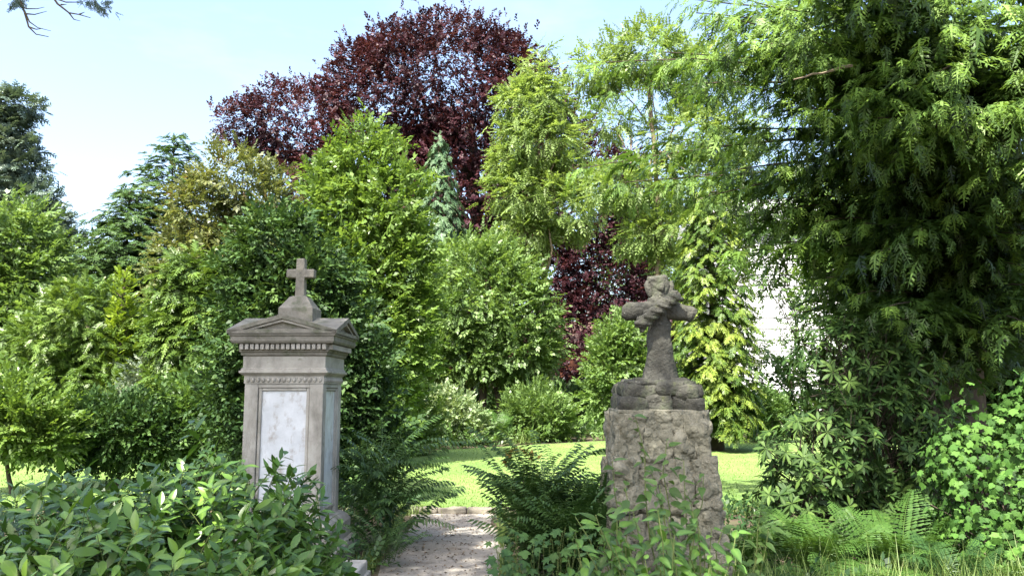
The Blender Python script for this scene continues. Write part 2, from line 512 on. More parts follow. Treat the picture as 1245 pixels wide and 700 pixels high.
TR = np.random.default_rng(11)
def variants(fn, k=5, **kw): return [fn(TR, **kw) for _ in range(k)]

#SECTION
# ================================================================== the setting
def sheet(name, pts, z, mat, cuts=0, amp=0.0):
    bm = bmesh.new()
    f = bm.faces.new([bm.verts.new((x, y, z)) for x, y in pts])
    o = bm_obj(name, bm, mat)
    o['kind'] = 'structure'
    return o

LAWN_Z, STEP_Y = 0.055, 11.0
def ground_material():
    m, n, l, b = new_mat('soil_and_litter')
    tc = n.new('ShaderNodeTexCoord')
    a = n.new('ShaderNodeTexNoise'); a.inputs['Scale'].default_value = 1.3; a.inputs['Detail'].default_value = 10
    l.new(tc.outputs['Object'], a.inputs['Vector'])
    r = ramp(n, [(0.3, (0.045, 0.032, 0.02)), (0.55, (0.09, 0.066, 0.04)), (0.75, (0.06, 0.075, 0.025))])
    l.new(a.outputs[0], r.inputs[0]); l.new(r.outputs[0], b.inputs['Base Color'])
    v = n.new('ShaderNodeTexNoise'); v.inputs['Scale'].default_value = 30; v.inputs['Detail'].default_value = 8
    l.new(tc.outputs['Object'], v.inputs['Vector'])
    bp = n.new('ShaderNodeBump'); bp.inputs['Strength'].default_value = 0.8; bp.inputs['Distance'].default_value = 0.03
    l.new(v.outputs[0], bp.inputs['Height']); l.new(bp.outputs[0], b.inputs['Normal'])
    b.inputs['Roughness'].default_value = 0.95
    return m
def lawn_material():
    m, n, l, b = new_mat('mown_grass')
    tc = n.new('ShaderNodeTexCoord')
    a = n.new('ShaderNodeTexNoise'); a.inputs['Scale'].default_value = 0.5; a.inputs['Detail'].default_value = 6
    l.new(tc.outputs['Object'], a.inputs['Vector'])
    c = n.new('ShaderNodeTexNoise'); c.inputs['Scale'].default_value = 14; c.inputs['Detail'].default_value = 8
    l.new(tc.outputs['Object'], c.inputs['Vector'])
    mx = n.new('ShaderNodeMath'); mx.operation = 'MULTIPLY_ADD'; mx.inputs[1].default_value = 0.45
    l.new(c.outputs[0], mx.inputs[0])
    m2 = n.new('ShaderNodeMath'); m2.operation = 'MULTIPLY'; m2.inputs[1].default_value = 0.55
    l.new(a.outputs[0], m2.inputs[0]); l.new(m2.outputs[0], mx.inputs[2])
    r = ramp(n, [(0.36, (0.085, 0.155, 0.028)), (0.5, (0.128, 0.210, 0.042)), (0.62, (0.175, 0.255, 0.062)), (0.72, (0.27, 0.27, 0.11))])
    l.new(mx.outputs[0], r.inputs[0]); l.new(r.outputs[0], b.inputs['Base Color'])
    v = n.new('ShaderNodeTexNoise'); v.inputs['Scale'].default_value = 60; v.inputs['Detail'].default_value = 4
    l.new(tc.outputs['Object'], v.inputs['Vector'])
    bp = n.new('ShaderNodeBump'); bp.inputs['Strength'].default_value = 0.6; bp.inputs['Distance'].default_value = 0.02
    l.new(v.outputs[0], bp.inputs['Height']); l.new(bp.outputs[0], b.inputs['Normal'])
    b.inputs['Roughness'].default_value = 0.9
    return m
GROUND = ground_material(); LAWN = lawn_material()
PATHM = rough_mat('trodden_gravel', [(0.3, (0.195, 0.178, 0.152)), (0.55, (0.27, 0.250, 0.217)), (0.75, (0.35, 0.328, 0.29))], 9, 12, 0.7, 70,
                  stain=(2.2, (0.15, 0.11, 0.07), 0.55, 0.75, (1, 1, 1)), bdist=0.012)

# ground: one sheet to the horizon, a small step up where the lawn begins
def ground_sheet():
    bm = bmesh.new()
    xs = [-600, -60, -20, 0, 20, 60, 600]
    rows = [(-80, 0), (-10, 0), (STEP_Y, 0), (STEP_Y + .04, LAWN_Z - .006), (30, LAWN_Z - .006), (70, LAWN_Z - .006), (900, LAWN_Z - .006)]
    g = [[bm.verts.new((x, y, z)) for x in xs] for y, z in rows]
    for a, b in zip(g, g[1:]):
        for i in range(len(xs) - 1):
            bm.faces.new((a[i], a[i + 1], b[i + 1], b[i]))
    props(bm_obj('ground', bm, GROUND), kind='structure')
ground_sheet()

lawn_edge = [(-16, 24), (-9, 21), (-4.5, 20.6), (-1.5, 22), (1.5, 24.5), (4.5, 27), (9, 27.5), (16, 27)]
sheet('lawn', [(16, STEP_Y + .05), (16, 27)] + lawn_edge[::-1][1:] + [(-16, STEP_Y + .05)], LAWN_Z, LAWN)

def path_sheet():
    bm = bmesh.new()
    ys = [0.5 + 0.35 * k for k in range(31)]
    L_, R_ = [], []
    for k, y in enumerate(ys):
        c = -0.62 - 0.03 * max(0, y - 6) ** 1.0 + 0.05 * math.sin(y * 0.9)
        w = 0.54 + 0.05 * math.sin(y * 1.7) + random.uniform(-.03, .03)
        L_.append(bm.verts.new((c - w, y, 0.004))); R_.append(bm.verts.new((c + w + random.uniform(-.04, .04), y, 0.004)))
    for k in range(30):
        bm.faces.new((L_[k], R_[k], R_[k + 1], L_[k + 1]))
    props(bm_obj('path', bm, PATHM), kind='structure')
path_sheet()

def rock_mesh(name, sx, sy, sz, mat, cuts=5, amp=0.06, freq=2.2, seed=0, square=0.45, smooth=True, fine=0.35, crack=0.0, cell=.17):
    """a block with rounded, broken faces, its base at z = 0"""
    bm = bmesh.new()
    bmesh.ops.create_cube(bm, size=2.0)
    bmesh.ops.subdivide_edges(bm, edges=bm.edges, cuts=cuts, use_grid_fill=True)
    off = Vector((seed * 3.7, seed * 1.9, seed * 5.3))
    for v in bm.verts:
        n = v.co.normalized()
        c = v.co * (1 - square) + n * square * 1.25
        c = Vector((max(-1, min(1, c.x)), max(-1, min(1, c.y)), max(-1, min(1, c.z)))) if square < 0.3 else c
        q = Vector((c.x * sx, c.y * sy, c.z * sz))
        s = mnoise.noise(q * freq * 3 + off) + fine * mnoise.noise(q * freq * 9 + off)
        q += n * amp * s
        if crack:
            wq = q + Vector((mnoise.noise(q * 7 + off), mnoise.noise(q * 7 - off), mnoise.noise(q * 6))) * .05
            dd, _ = mnoise.voronoi((wq + off) / cell)
            e = min(1.0, (dd[1] - dd[0]) / .38)
            q += n * (crack * (math.sqrt(e) - 1.0) + .45 * (wq + off - Vector(_[0]) * cell).dot(mnoise.noise_vector(Vector(_[0]) * 3.7)))
        v.co = q + Vector((0, 0, sz))
    me = bpy.data.meshes.new(name)
    bmesh.ops.recalc_face_normals(bm, faces=bm.faces)
    bm.to_mesh(me); bm.free(); me.materials.append(mat)
    if smooth: me.polygons.foreach_set('use_smooth', np.ones(len(me.polygons), dtype=bool))
    return me

# stone edging at the end of the path, one kerb stone after another
edging = thing('stone_edging', 'low brown stone step between the end of the path and the sunny lawn', 'edging', (-0.85, STEP_Y, 0))
x = -1.45
for k in range(7):
    w = random.uniform(0.22, 0.40)
    o = link('stone', rock_mesh('stone', w / 2, 0.09, (LAWN_Z + 0.022) / 2, KERBSTONE, 7, 0.022, 3, k, 0.22, fine=.6), edging)
    o.location = (x + w / 2 + .0, -0.05 + random.uniform(-.012, .012), random.uniform(-.012, 0))
    x += w + 0.008

# ================================================================== left monument: classical stele
def square_loft(bm, prof, cx=0.0, cy=0.0):
    rings = []
    for h, hy, z in prof:
        rings.append([bm.verts.new((cx + sx * h, cy + sy * hy, z)) for sx, sy in ((-1, -1), (1, -1), (1, 1), (-1, 1))])
    for a, b in zip(rings, rings[1:]):
        for j in range(4): bm.faces.new((a[j], a[(j + 1) % 4], b[(j + 1) % 4], b[j]))
    bm.faces.new(rings[-1]); bm.faces.new(rings[0][::-1])

def classical_monument():
    Y0 = 7.5; hw = 0.365
    cx = (345 - 622.5) / F * Y0 * 1.002
    cx = P(345, 500, Y0).x
    Z = lambda py: P(345, py, Y0).z
    root = thing('stone_monument', 'grey sandstone grave monument with pediment, small stone cross on top and white marble panel', 'monument', (cx, Y0 + hw, 0), rz=R(-1.0))
    # plinth
    bm = bmesh.new(); square_loft(bm, [(.53, .53, -.05), (.53, .53, .16), (.50, .50, .19), (.47, .47, .19), (.47, .47, .34), (.44, .44, .39), (hw + .02, hw + .02, .43)])
    bm_obj('plinth', bm, SANDSTONE, root)
    zt, zb = Z(466), .42
    # core and corner pilasters
    bm = bmesh.new(); square_loft(bm, [(hw - .035, hw - .035, zb), (hw - .035, hw - .035, zt)])
    core = bm_obj('shaft', bm, SANDSTONE, root)
    pw = 0.125
    for sx in (-1, 1):
        for sy in (-1, 1):
            x0, x1 = sorted((sx * hw, sx * (hw - pw))); y0, y1 = sorted((sy * hw, sy * (hw - pw)))
            box_obj('pilaster', SANDSTONE, root, x0, x1, y0, y1, zb, zt - .001, 0.006)
    # top rail between pilasters, frames, panels on each face
    def face(rot, label, w2, material):
        M = Matrix.Rotation(rot, 4, 'Z')
        def put(o):
            o.data.transform(M); return o
        y = -hw
        zp0, zp1 = .52, Z(475)
        put(box_obj('rail', SANDSTONE, root, -(hw - pw) + .001, (hw - pw) - .001, y + .004, y + .06, zp1 + .03, zt - .002, 0.004))
        pn = put(box_obj('marble_panel', material, root, -w2 + .03, w2 - .03, y + .030, y + .07, zp0, zp1, 0.003))
        if label: pn['label'] = label
        for a in ((-w2, -w2 + .03, zp0 - .03, zp1 + .028), (w2 - .03, w2, zp0 - .03, zp1 + .028)):
            put(box_obj('moulding', SANDSTONE, root, a[0], a[1], y + .012, y + .06, a[2], a[3], 0.009))
        put(box_obj('moulding', SANDSTONE, root, -w2 + .031, w2 - .031, y + .012, y + .06, zp1 + .001, zp1 + .027, 0.009))
        put(box_obj('moulding', SANDSTONE, root, -w2 + .031, w2 - .031, y + .012, y + .06, zp0 - .028, zp0 - .001, 0.009))
    w2 = hw - pw - .003
    face(0, 'blank white marble panel stained with brown spots', w2, MARBLE)
    face(math.pi / 2, 'narrow white marble panel on the side face', w2, MARBLE)
    # ornament band under the ledge
    bm = bmesh.new(); square_loft(bm, [(hw + .006, hw + .006, zt), (hw + .006, hw + .006, Z(457))])
    band = bm_obj('ornament_band', bm, SANDSTONE, root)
    for rot in (0, math.pi / 2):
        M = Matrix.Rotation(rot, 4, 'Z')
        for k in range(15):
            x = -hw + .03 + k * (2 * hw - .06) / 14
            bm = bmesh.new()
            bmesh.ops.create_uvsphere(bm, u_segments=8, v_segments=5, radius=0.019)
            for v in bm.verts: v.co = Vector((v.co.x, v.co.y * .7, v.co.z * 1.25)) + Vector((x, -hw - .008, (zt + Z(457)) / 2))
            bm.transform(M)
            bm_obj('bead', bm, SANDSTONE, band, smooth=True)
    # ledge, frieze, cornice
    bm = bmesh.new()
    square_loft(bm, [(hw + .008, hw + .008, Z(457) + .0005), (hw + .02, hw + .02, Z(455.5)), (hw + .045, hw + .045, Z(453)), (hw + .045, hw + .045, Z(450.5)), (hw + .03, hw + .03, Z(450)), (hw + .03, hw + .03, Z(448)), (hw + .018, hw + .018, Z(447))])
    bm_obj('ledge', bm, SANDSTONE, root)
    bm = bmesh.new(); square_loft(bm, [(hw + .017, hw + .017, Z(447) + .0005), (hw + .017, hw + .017, Z(433))])
    bm_obj('frieze', bm, SANDSTONE, root)
    bm = bmesh.new()
    square_loft(bm, [(hw + .018, hw + .018, Z(433) + .0005), (hw + .035, hw + .035, Z(431.5)), (hw + .035, hw + .035, Z(429)), (hw + .05, hw + .05, Z(427.5)), (hw + .05, hw + .05, Z(418)),
                     (hw + .10, hw + .10, Z(417.5)), (hw + .112, hw + .112, Z(415)), (hw + .112, hw + .112, Z(409.5)), (hw + .125, hw + .125, Z(408.5)), (hw + .125, hw + .125, Z(406.5))])
    bm_obj('cornice', bm, DARKSTONE, root)
    for rot in (0, math.pi / 2):
        M = Matrix.Rotation(rot, 4, 'Z')
        for k in range(17):
            x = -hw - .04 + (k + .5) * (2 * hw + .08) / 17
            o = box_obj('dentil', SANDSTONE, root, x - .0165, x + .0165, -hw - .086, -hw - .045, Z(425), Z(418.6), 0.003)
            o.data.transform(M)
    # pediment: crossed gables with raking mouldings
    ze, za = Z(406.5), Z(388.5); E = hw + .125
    def gable(bm, e, d, z0, z1, yend):
        vs = [bm.verts.new(c) for c in ((-e, -yend, z0), (e, -yend, z0), (0, -yend, z1), (-e, yend, z0), (e, yend, z0), (0, yend, z1))]
        for f in ((0, 1, 2), (5, 4, 3), (0, 3, 4, 1), (1, 4, 5, 2), (2, 5, 3, 0)): bm.faces.new([vs[i] for i in f])
    bm = bmesh.new(); gable(bm, E - .01, 0, ze + .0005, za - .018, E - .045)
    bm_obj('tympanum', bm, DARKSTONE, root)
    bm = bmesh.new(); gable(bm, E - .012, 0, ze + .0007, za - .020, E - .047)
    bm.transform(Matrix.Rotation(math.pi / 2, 4, 'Z'))
    bm_obj('tympanum', bm, DARKSTONE, root)
    def roof(rot, dz, yend):
        bm = bmesh.new()
        th = 0.045
        pts = [(-E - .012, ze + .002), (0, za), (E + .012, ze + .002), (E + .012, ze + .002 + th * .75), (0, za + th), (-E - .012, ze + .002 + th * .75)]
        a = [bm.verts.new((x, -yend, z + dz)) for x, z in pts]; b = [bm.verts.new((x, yend, z + dz)) for x, z in pts]
        for i in range(6): bm.faces.new((a[i], a[(i + 1) % 6], b[(i + 1) % 6], b[i]))
        bm.faces.new((a[0], a[1], a[4], a[5])); bm.faces.new((a[1], a[2], a[3], a[4]))
        bm.faces.new((b[5], b[4], b[1], b[0])); bm.faces.new((b[4], b[3], b[2], b[1]))
        bm.transform(Matrix.Rotation(rot, 4, 'Z'))
        bm_obj('roof', bm, DARKSTONE, root)
        for s in (-1, 1):       # thin raking fillet under the roof edge
            bm = bmesh.new()
            p = [(s * (E - .01), ze + .003), (0, za - .004), (0, za - .026), (s * (E - .07), ze + .003)]
            a = [bm.verts.new((x, -yend + .022, z + dz)) for x, z in p]; b = [bm.verts.new((x, -yend + .06, z + dz)) for x, z in p]
            for i in range(4): bm.faces.new((a[i], a[(i + 1) % 4], b[(i + 1) % 4], b[i]))
            bm.faces.new(a); bm.faces.new(b[::-1])
            bm.transform(Matrix.Rotation(rot, 4, 'Z'))
            bm_obj('raking_moulding', bm, SANDSTONE, root)
    roof(0, 0, E + .012); roof(math.pi / 2, 0.0015, E + .015)
    # cross block and cross
    Yc = Y0 + hw
    Zc = lambda py: P(366, py, Yc).z
    ox = P(366, 350, Yc).x - cx
    zb0 = za - .06
    bm = bmesh.new(); square_loft(bm, [(.165, .165, zb0), (.165, .165, Zc(376)), (.155, .155, Zc(374.5)), (.145, .145, Zc(373)), (.085, .085, Zc(362)), (.06, .06, Zc(360.5))], ox, 0)
    bm_obj('cross_base', bm, DARKSTONE, root)
    bm = bmesh.new()
    t, a = .042, .136
    zc0, zc1, za0, za1 = Zc(361.5), Zc(315), Zc(338), Zc(328)
    pts = [(-t * 1.1, zc0), (t * 1.1, zc0), (t, za0), (a, za0), (a, za1), (t, za1), (t * .95, zc1), (-t * .95, zc1), (-t, za1), (-a, za1), (-a, za0), (-t, za0)]
    f = bm.faces.new([bm.verts.new((ox + x, -.045, z)) for x, z in pts])
    r = bmesh.ops.extrude_face_region(bm, geom=[f])
    for v in [g for g in r['geom'] if isinstance(g, bmesh.types.BMVert)]: v.co.y += .09
    bmesh.ops.bevel(bm, geom=list(bm.edges), offset=0.006, segments=1, affect='EDGES')
    bm_obj('cross', bm, DARKSTONE, root)
    return root
classical_monument()

# stone grave kerb by the path, bottom left
kb = thing('grave_kerb', 'low grey stone grave kerb with grooved top beside the path, half under the laurel', 'kerb', (-1.45, 5.6, 0))
for (a, b_, z1) in ((-.30, -.10, .235), (-.092, .075, .250), (.083, .27, .235)):
    box_obj('kerb_stone', SANDSTONE, kb, a, b_, -1.35, 1.22, -.03, z1, 0.016)
box_obj('footing', SANDSTONE, kb, -.31, .295, -1.36, 1.235, -.04, .15, 0.01)

# ================================================================== right monument: rustic cross on a rock-faced pedestal
def rustic_monument():
    Y0 = 6.2
    cx = P(797, 500, Y0).x + .07
    root = thing('rustic_cross_monument', 'dark rustic stone cross wound with a garland on a rock faced stone pedestal', 'monument', (cx, Y0 + .4, 0))
    zt = P(797, 500, Y0).z
    # pedestal core
    bm = bmesh.new()
    square_loft(bm, [(.50, .46, -.05), (.49, .45, .42), (.41, .39, .45), (.335, .34, zt - .02)])
    bm_obj('core', bm, TUFA, root)
    # rock-faced blocks, course by course
    seed = 1
    # each face is laid with big irregular stones: (u0, u1, z0, z1) over the face, u from -1 to 1
    half = lambda z: .50 - .145 * max(0, z - .05) / (zt - .05)
    lay = [[(-1, -.2, 0, .38), (-.22, .45, 0, .30), (.43, 1, 0, .40), (-1, -.40, .37, .70), (-.42, .30, .29, .66), (.28, 1, .39, .72), (-1, -.1, .69, 1.02), (-.12, .5, .65, 1.08), (.48, 1, .71, .98), (-1, -.45, 1.0, zt), (-.47, .20, 1.04, zt), (.18, 1, 1.0, zt)],
           [(-1, .1, 0, .42), (.08, 1, 0, .36), (-1, -.2, .41, .80), (-.22, 1, .35, .74), (-1, .2, .78, 1.1), (.18, 1, .73, 1.05), (-1, -.1, 1.08, zt), (-.12, 1, 1.04, zt)]]
    for side in range(4):
        for (u0, u1, z0, z1) in lay[side % 2]:
            if side > 1: u0, u1 = -u1, -u0
            hh = half((z0 + z1) / 2)
            w, h = (u1 - u0) * hh, z1 - z0
            me = rock_mesh('stone', w / 2 * 1.0, .10, h / 2 * (.995 if z1 < zt else 1.0), TUFA, 15 if side in (0, 3) else 5, 0.034, 1.7, seed, 0.16, fine=0.45, crack=.040, cell=.15)
            seed += 1
            o = link('stone', me, root)
            M = Matrix.Rotation(side * math.pi / 2, 4, 'Z') @ Matrix.Translation(((u0 + u1) / 2 * hh, -hh * (1.0 if side % 2 == 0 else .96) + .085 + random.uniform(-.018, .018), z0)) @ Matrix.Rotation(random.uniform(-.05, .05), 4, 'Y') @ Matrix.Rotation(-.10, 4, 'X')
            o.matrix_local = M
    # flat bed on top of the pedestal
    o = link('bed_stone', rock_mesh('bed_stone', .35, .345, .02, TUFA, 8, 0.012, 3, 91, 0.1), root); o.location = (0, 0, zt - .028)
    # rocky cairn under the cross
    z2 = P(800, 462, Y0 + .3).z
    bm = bmesh.new(); square_loft(bm, [(.25, .25, zt - .03), (.25, .25, zt + .16), (.17, .17, z2)])
    bm_obj('cairn_core', bm, LAVA, root)
    hgt = z2 - zt
    for side in range(4):
        M0 = Matrix.Rotation(side * math.pi / 2, 4, 'Z')
        for (xa, w, za, h, y) in ((-.215, .21, 0, .46, -.245), (-.02, .19, 0, .52, -.255), (.19, .22, 0, .40, -.25), (-.17, .25, .43, .42, -.235), (.06, .2, .5, .45, -.235), (.205, .17, .38, .46, -.23), (-.04, .3, .78, .25, -.18), (.16, .2, .8, .2, -.17), (-.2, .15, .75, .2, -.19)):
            me = rock_mesh('rock', w / 2 * 1.05, .075, h * hgt / 2 * 1.05, LAVA, 6, 0.022, 3.4, seed, 0.42, fine=0.5); seed += 1
            o = link('rock', me, root)
            o.matrix_local = M0 @ Matrix.Translation((xa + random.uniform(-.015, .015), y + random.uniform(-.02, .02), zt + za * hgt - .005)) @ Matrix.Rotation(random.uniform(-.15, .15), 4, 'Y')
    # cross: tapering rough shaft, log arms, knotted head
    Yc = Y0 + .4
    Zc = lambda py: P(800, py, Yc).z
    X = lambda px: P(px, 400, Yc).x - cx
    def rough_loft(name, pts, radii, parent, seed, sides=16, sub=5, amp=0.022, flat=0.85, mat=LAVA):
        bm = bmesh.new(); P_, Rr = [], []
        for k in range(len(pts) - 1):
            for j in range(sub):
                t = j / sub
                P_.append(Vector(pts[k]).lerp(Vector(pts[k + 1]), t)); Rr.append(radii[k] * (1 - t) + radii[k + 1] * t)
        P_.append(Vector(pts[-1])); Rr.append(radii[-1])
        tube_into(bm, P_, Rr, sides)
        off = Vector((seed * 2.3, seed, 0))
        for v in bm.verts:
            s = mnoise.noise(v.co * 9 + off) + .6 * mnoise.noise(v.co * 24 + off)
            n = Vector((v.co.x, v.co.y, 0))
            v.co += Vector((mnoise.noise(v.co * 11 + off), mnoise.noise(v.co * 11 + off + Vector((5, 0, 0))), mnoise.noise(v.co * 11 + off + Vector((0, 9, 0))))) * amp
            v.co.y *= 1
        return bm_obj(name, bm, mat, parent, smooth=True)
    rough_loft('shaft', [(X(802), 0, Zc(466)), (X(802), 0, Zc(452)), (X(801.5), 0, Zc(430)), (X(801), 0, Zc(405)), (X(801), 0, Zc(380)), (X(802), 0, Zc(362))],
               [.152, .128, .107, .094, .088, .082], root, 1)
    rough_loft('arm', [(X(757), 0, Zc(379)), (X(762), 0, Zc(379)), (X(780), 0, Zc(378)), (X(800), 0, Zc(377))], [.050, .072, .080, .082], root, 2)
    rough_loft('arm', [(X(845), 0, Zc(383)), (X(840), 0, Zc(382)), (X(822), 0, Zc(379)), (X(800), 0, Zc(377))], [.048, .068, .075, .082], root, 3)
    head = rough_loft('head', [(X(802), 0, Zc(368)), (X(802), 0, Zc(356)), (X(802), 0, Zc(347)), (X(801), 0, Zc(339)), (X(801), 0, Zc(336))], [.080, .078, .086, .087, .078], root, 4, amp=.016)
    for s, px in ((-1, 789), (1, 815)):
        rough_loft('knob', [(X(px - s * 3), -.02, Zc(360)), (X(px), -.025, Zc(354)), (X(px + s * 2), -.02, Zc(347)), (X(px + s), -.02, Zc(342))], [.022, .028, .027, .014], head, 5 + s, 10, 3, .012)
    rough_loft('boss', [(X(803), -.062, Zc(358)), (X(803), -.070, Zc(354)), (X(803), -.070, Zc(349)), (X(803), -.062, Zc(345))], [.012, .030, .032, .014], head, 9, 10, 3, .012)
    # garland wound over the front of the cross, plaited
    gar = []
    for k in range(13):
        t = k / 12
        px = 773 + (822 - 773) * t
        py = 399 - (399 - 361) * t - 3.0 * math.sin(math.pi * t)
        gar.append((X(px), -.125 - .035 * math.sin(math.pi * t), Zc(py)))
    g = rough_loft('garland', gar, [.030] + [.050] * 11 + [.034], root, 12, 12, 2, .012)
    for s in range(3):
        strand = []
        for k in range(37):
            t = k / 36
            i = min(int(t * 12), 11); f = t * 12 - i
            c = Vector(gar[i]).lerp(Vector(gar[i + 1]), f)
            a = t * 13 + s * 2 * math.pi / 3
            d = (Vector(gar[12]) - Vector(gar[0])).normalized(); u = Vector((0, 1, 0)); w = d.cross(u)
            strand.append(c + (u * math.cos(a) + w * math.sin(a)) * (.041 + .004 * math.sin(k * 2.1)))
        bm = bmesh.new(); tube_into(bm, strand, [.019 + .003 * math.sin(k * 1.9 + s) for k in range(37)], 6)
        bm_obj('strand', bm, LAVA, g, smooth=True)
    return root
rustic_monument()

# pale boulder at the far edge of the lawn
o = link('sandstone_boulder', rock_mesh('sandstone_boulder', .62, .4, .33, PINKSTONE, 10, .09, 1.2, 4, .40, crack=.05, cell=.4), None)
pb = P(893, 505, 26.5); o.location = (pb.x, pb.y, LAWN_Z - .05)
props(o, 'pale pink sandstone boulder at the far edge of the lawn before a white wall', 'boulder')

# ================================================================== buildings far behind the trees
WHITE = rough_mat('white_cladding', [(0.3, (0.60, 0.61, 0.62)), (0.7, (0.72, 0.73, 0.74))], 2, 6, 0.05, 30, 0.6)
BRICK = rough_mat('red_brick', [(0.3, (0.26, 0.10, 0.06)), (0.7, (0.42, 0.18, 0.11))], 12, 6, 0.3, 30)
ROOF = rough_mat('roof_tile', [(0.3, (0.08, 0.05, 0.04)), (0.7, (0.16, 0.10, 0.08))], 8, 6, 0.3, 30)
GREY = plain_mat('dark_gap', (0.40, 0.40, 0.41))
GREENPAINT = plain_mat('green_paint', (0.05, 0.28, 0.14), 0.4)
WHITEPAINT = plain_mat('white_paint', (0.8, 0.8, 0.8), 0.4)
GLASS = plain_mat('window_glass', (0.04, 0.05, 0.06), 0.08)
def white_house():
    Y = 44.0
    x0, x1 = P(868, 400, Y).x, P(1040, 400, Y).x
    top = P(930, 278, Y).z
    root = thing('white_house', 'white clad building showing in a gap between the conifers', 'house', ((x0 + x1) / 2, Y, LAWN_Z))
    hw = (x1 - x0) / 2
    box_obj('wall', GREY, root, -hw + .03, hw - .03, .06, 8, -.2, top - .1, 0.01)
    z, bh = 0.1, 0.0
    n = 17; bh = (top - .3) / n
    for k in range(n):
        box_obj('cladding_board', WHITE, root, -hw, hw, .0, .07, .1 + k * bh,   .1 + (k + 1) * bh - .09, 0.012)
    bm = bmesh.new()
    vs = [bm.verts.new(c) for c in ((-hw - .4, -.5, top - .15), (hw + .4, -.5, top - .15), (hw + .4, 8.5, top - .15), (-hw - .4, 8.5, top - .15), (-hw - .4, 4, top + 2.6), (hw + .4, 4, top + 2.6))]
    for f in ((0, 1, 5, 4), (2, 3, 4, 5), (0, 4, 3), (1, 2, 5), (0, 3, 2, 1)): bm.faces.new([vs[i] for i in f])
    bm_obj('roof', bm, GREY, root)
white_house()
def brick_house():
    Y = 52.0
    x0, x1 = P(440, 480, Y).x, P(740, 480, Y).x
    hw = (x1 - x0) / 2; top = 4.3
    root = thing('brick_house', 'low red brick building with white window frames and a green door behind the trees', 'house', ((x0 + x1) / 2, Y, LAWN_Z))
    box_obj('wall', BRICK, root, -hw, hw, 0, 7, -.2, top, 0.01)
    for k in range(7):
        x = -hw + 1.3 + k * (2 * hw - 2.6) / 6
        if k == 4:
            d = box_obj('door', GREENPAINT, root, x - .75, x + .75, -.05, .05, 0, 2.2, 0.01); continue
        w = box_obj('window', WHITEPAINT, root, x - .8, x + .8, -.06, .05, .7, 2.4, 0.01)
        for s in (-1, 1): box_obj('pane', GLASS, w, x + s * .38 - .28, x + s * .38 + .28, -.075, -.02, .85, 2.25, 0.003)
    bm = bmesh.new()
    vs = [bm.verts.new(c) for c in ((-hw - .3, -.4, top - .02), (hw + .3, -.4, top - .02), (hw + .3, 7.4, top - .02), (-hw - .3, 7.4, top - .02), (-hw - .3, 3.5, top + 2), (hw + .3, 3.5, top + 2))]
    for f in ((0, 1, 5, 4), (2, 3, 4, 5), (0, 4, 3), (1, 2, 5), (0, 3, 2, 1)): bm.faces.new([vs[i] for i in f])
    bm_obj('roof', bm, ROOF, root)
brick_house()

def parked_car():
    p = P(706, 490, 46)
    root = thing('parked_car', 'light blue car glimpsed in the shade under the copper beech', 'car', (p.x, p.y, LAWN_Z))
    paint = plain_mat('light_blue_car_paint', (0.18, 0.33, 0.62), 0.25)
    rub = plain_mat('tyre_rubber', (0.02, 0.02, 0.02), 0.8); rimm = plain_mat('wheel_rim', (0.5, 0.5, 0.5), 0.3, 0.8)
    prof = [(-2.05, .35), (-2.1, .75), (-1.9, .95), (-1.45, 1.0), (-.85, 1.42), (.65, 1.45), (1.35, 1.02), (1.95, .88), (2.1, .7), (2.08, .35)]
    bm = bmesh.new()
    f = bm.faces.new([bm.verts.new((x, -.84, z)) for x, z in prof])
    r = bmesh.ops.extrude_face_region(bm, geom=[f])
    for v in [g for g in r['geom'] if isinstance(g, bmesh.types.BMVert)]: v.co.y = .84
    for v in bm.verts:
        if v.co.z > 1.05: v.co.y *= .82
    bmesh.ops.bevel(bm, geom=list(bm.edges), offset=.06, segments=2, affect='EDGES')
    bm_obj('body', bm, paint, root, smooth=False)
    for s in (-1, 1):
        for pts in ([(-1.2, 1.06), (-.8, 1.36), (-.12, 1.38), (-.12, 1.04)], [(-.04, 1.04), (-.04, 1.38), (.6, 1.38), (1.12, 1.04)]):
            bm = bmesh.new()
            a = [bm.verts.new((x, s * (.865 - (z - 1.0) * .36), z)) for x, z in pts]; b = [bm.verts.new((v.co.x, v.co.y - s * .05, v.co.z)) for v in a]
            bm.faces.new(a); bm.faces.new(b[::-1])
            for i in range(4): bm.faces.new((a[i], a[(i + 1) % 4], b[(i + 1) % 4], b[i]))
            bm_obj('window', bm, GLASS, root)
        for x in (-1.3, 1.3):
            bm = bmesh.new(); tube_into(bm, [Vector((x, s * .68, .32)), Vector((x, s * .88, .32))], [.32, .32], 18)
            w = bm_obj('wheel', bm, rub, root)
            bm = bmesh.new(); tube_into(bm, [Vector((x, s * .86, .32)), Vector((x, s * .89, .32))], [.2, .2], 14)
            bm_obj('rim', bm, rimm, w)
        box_obj('headlight', WHITEPAINT, root, 2.0, 2.11, s * .6 - .16, s * .6 + .16, .62, .76, .02)
parked_car()
#SECTION
# ================================================================== trees and shrubs beyond the graves
def G(px, Y, z=LAWN_Z):
    return (P(px, 480, Y).x, Y, z)
def LB(Y, *rows):
    return [lobe(a, b, c, d, Y + (e[0] if e else 0), 1.0) for a, b, c, d, *e in rows]

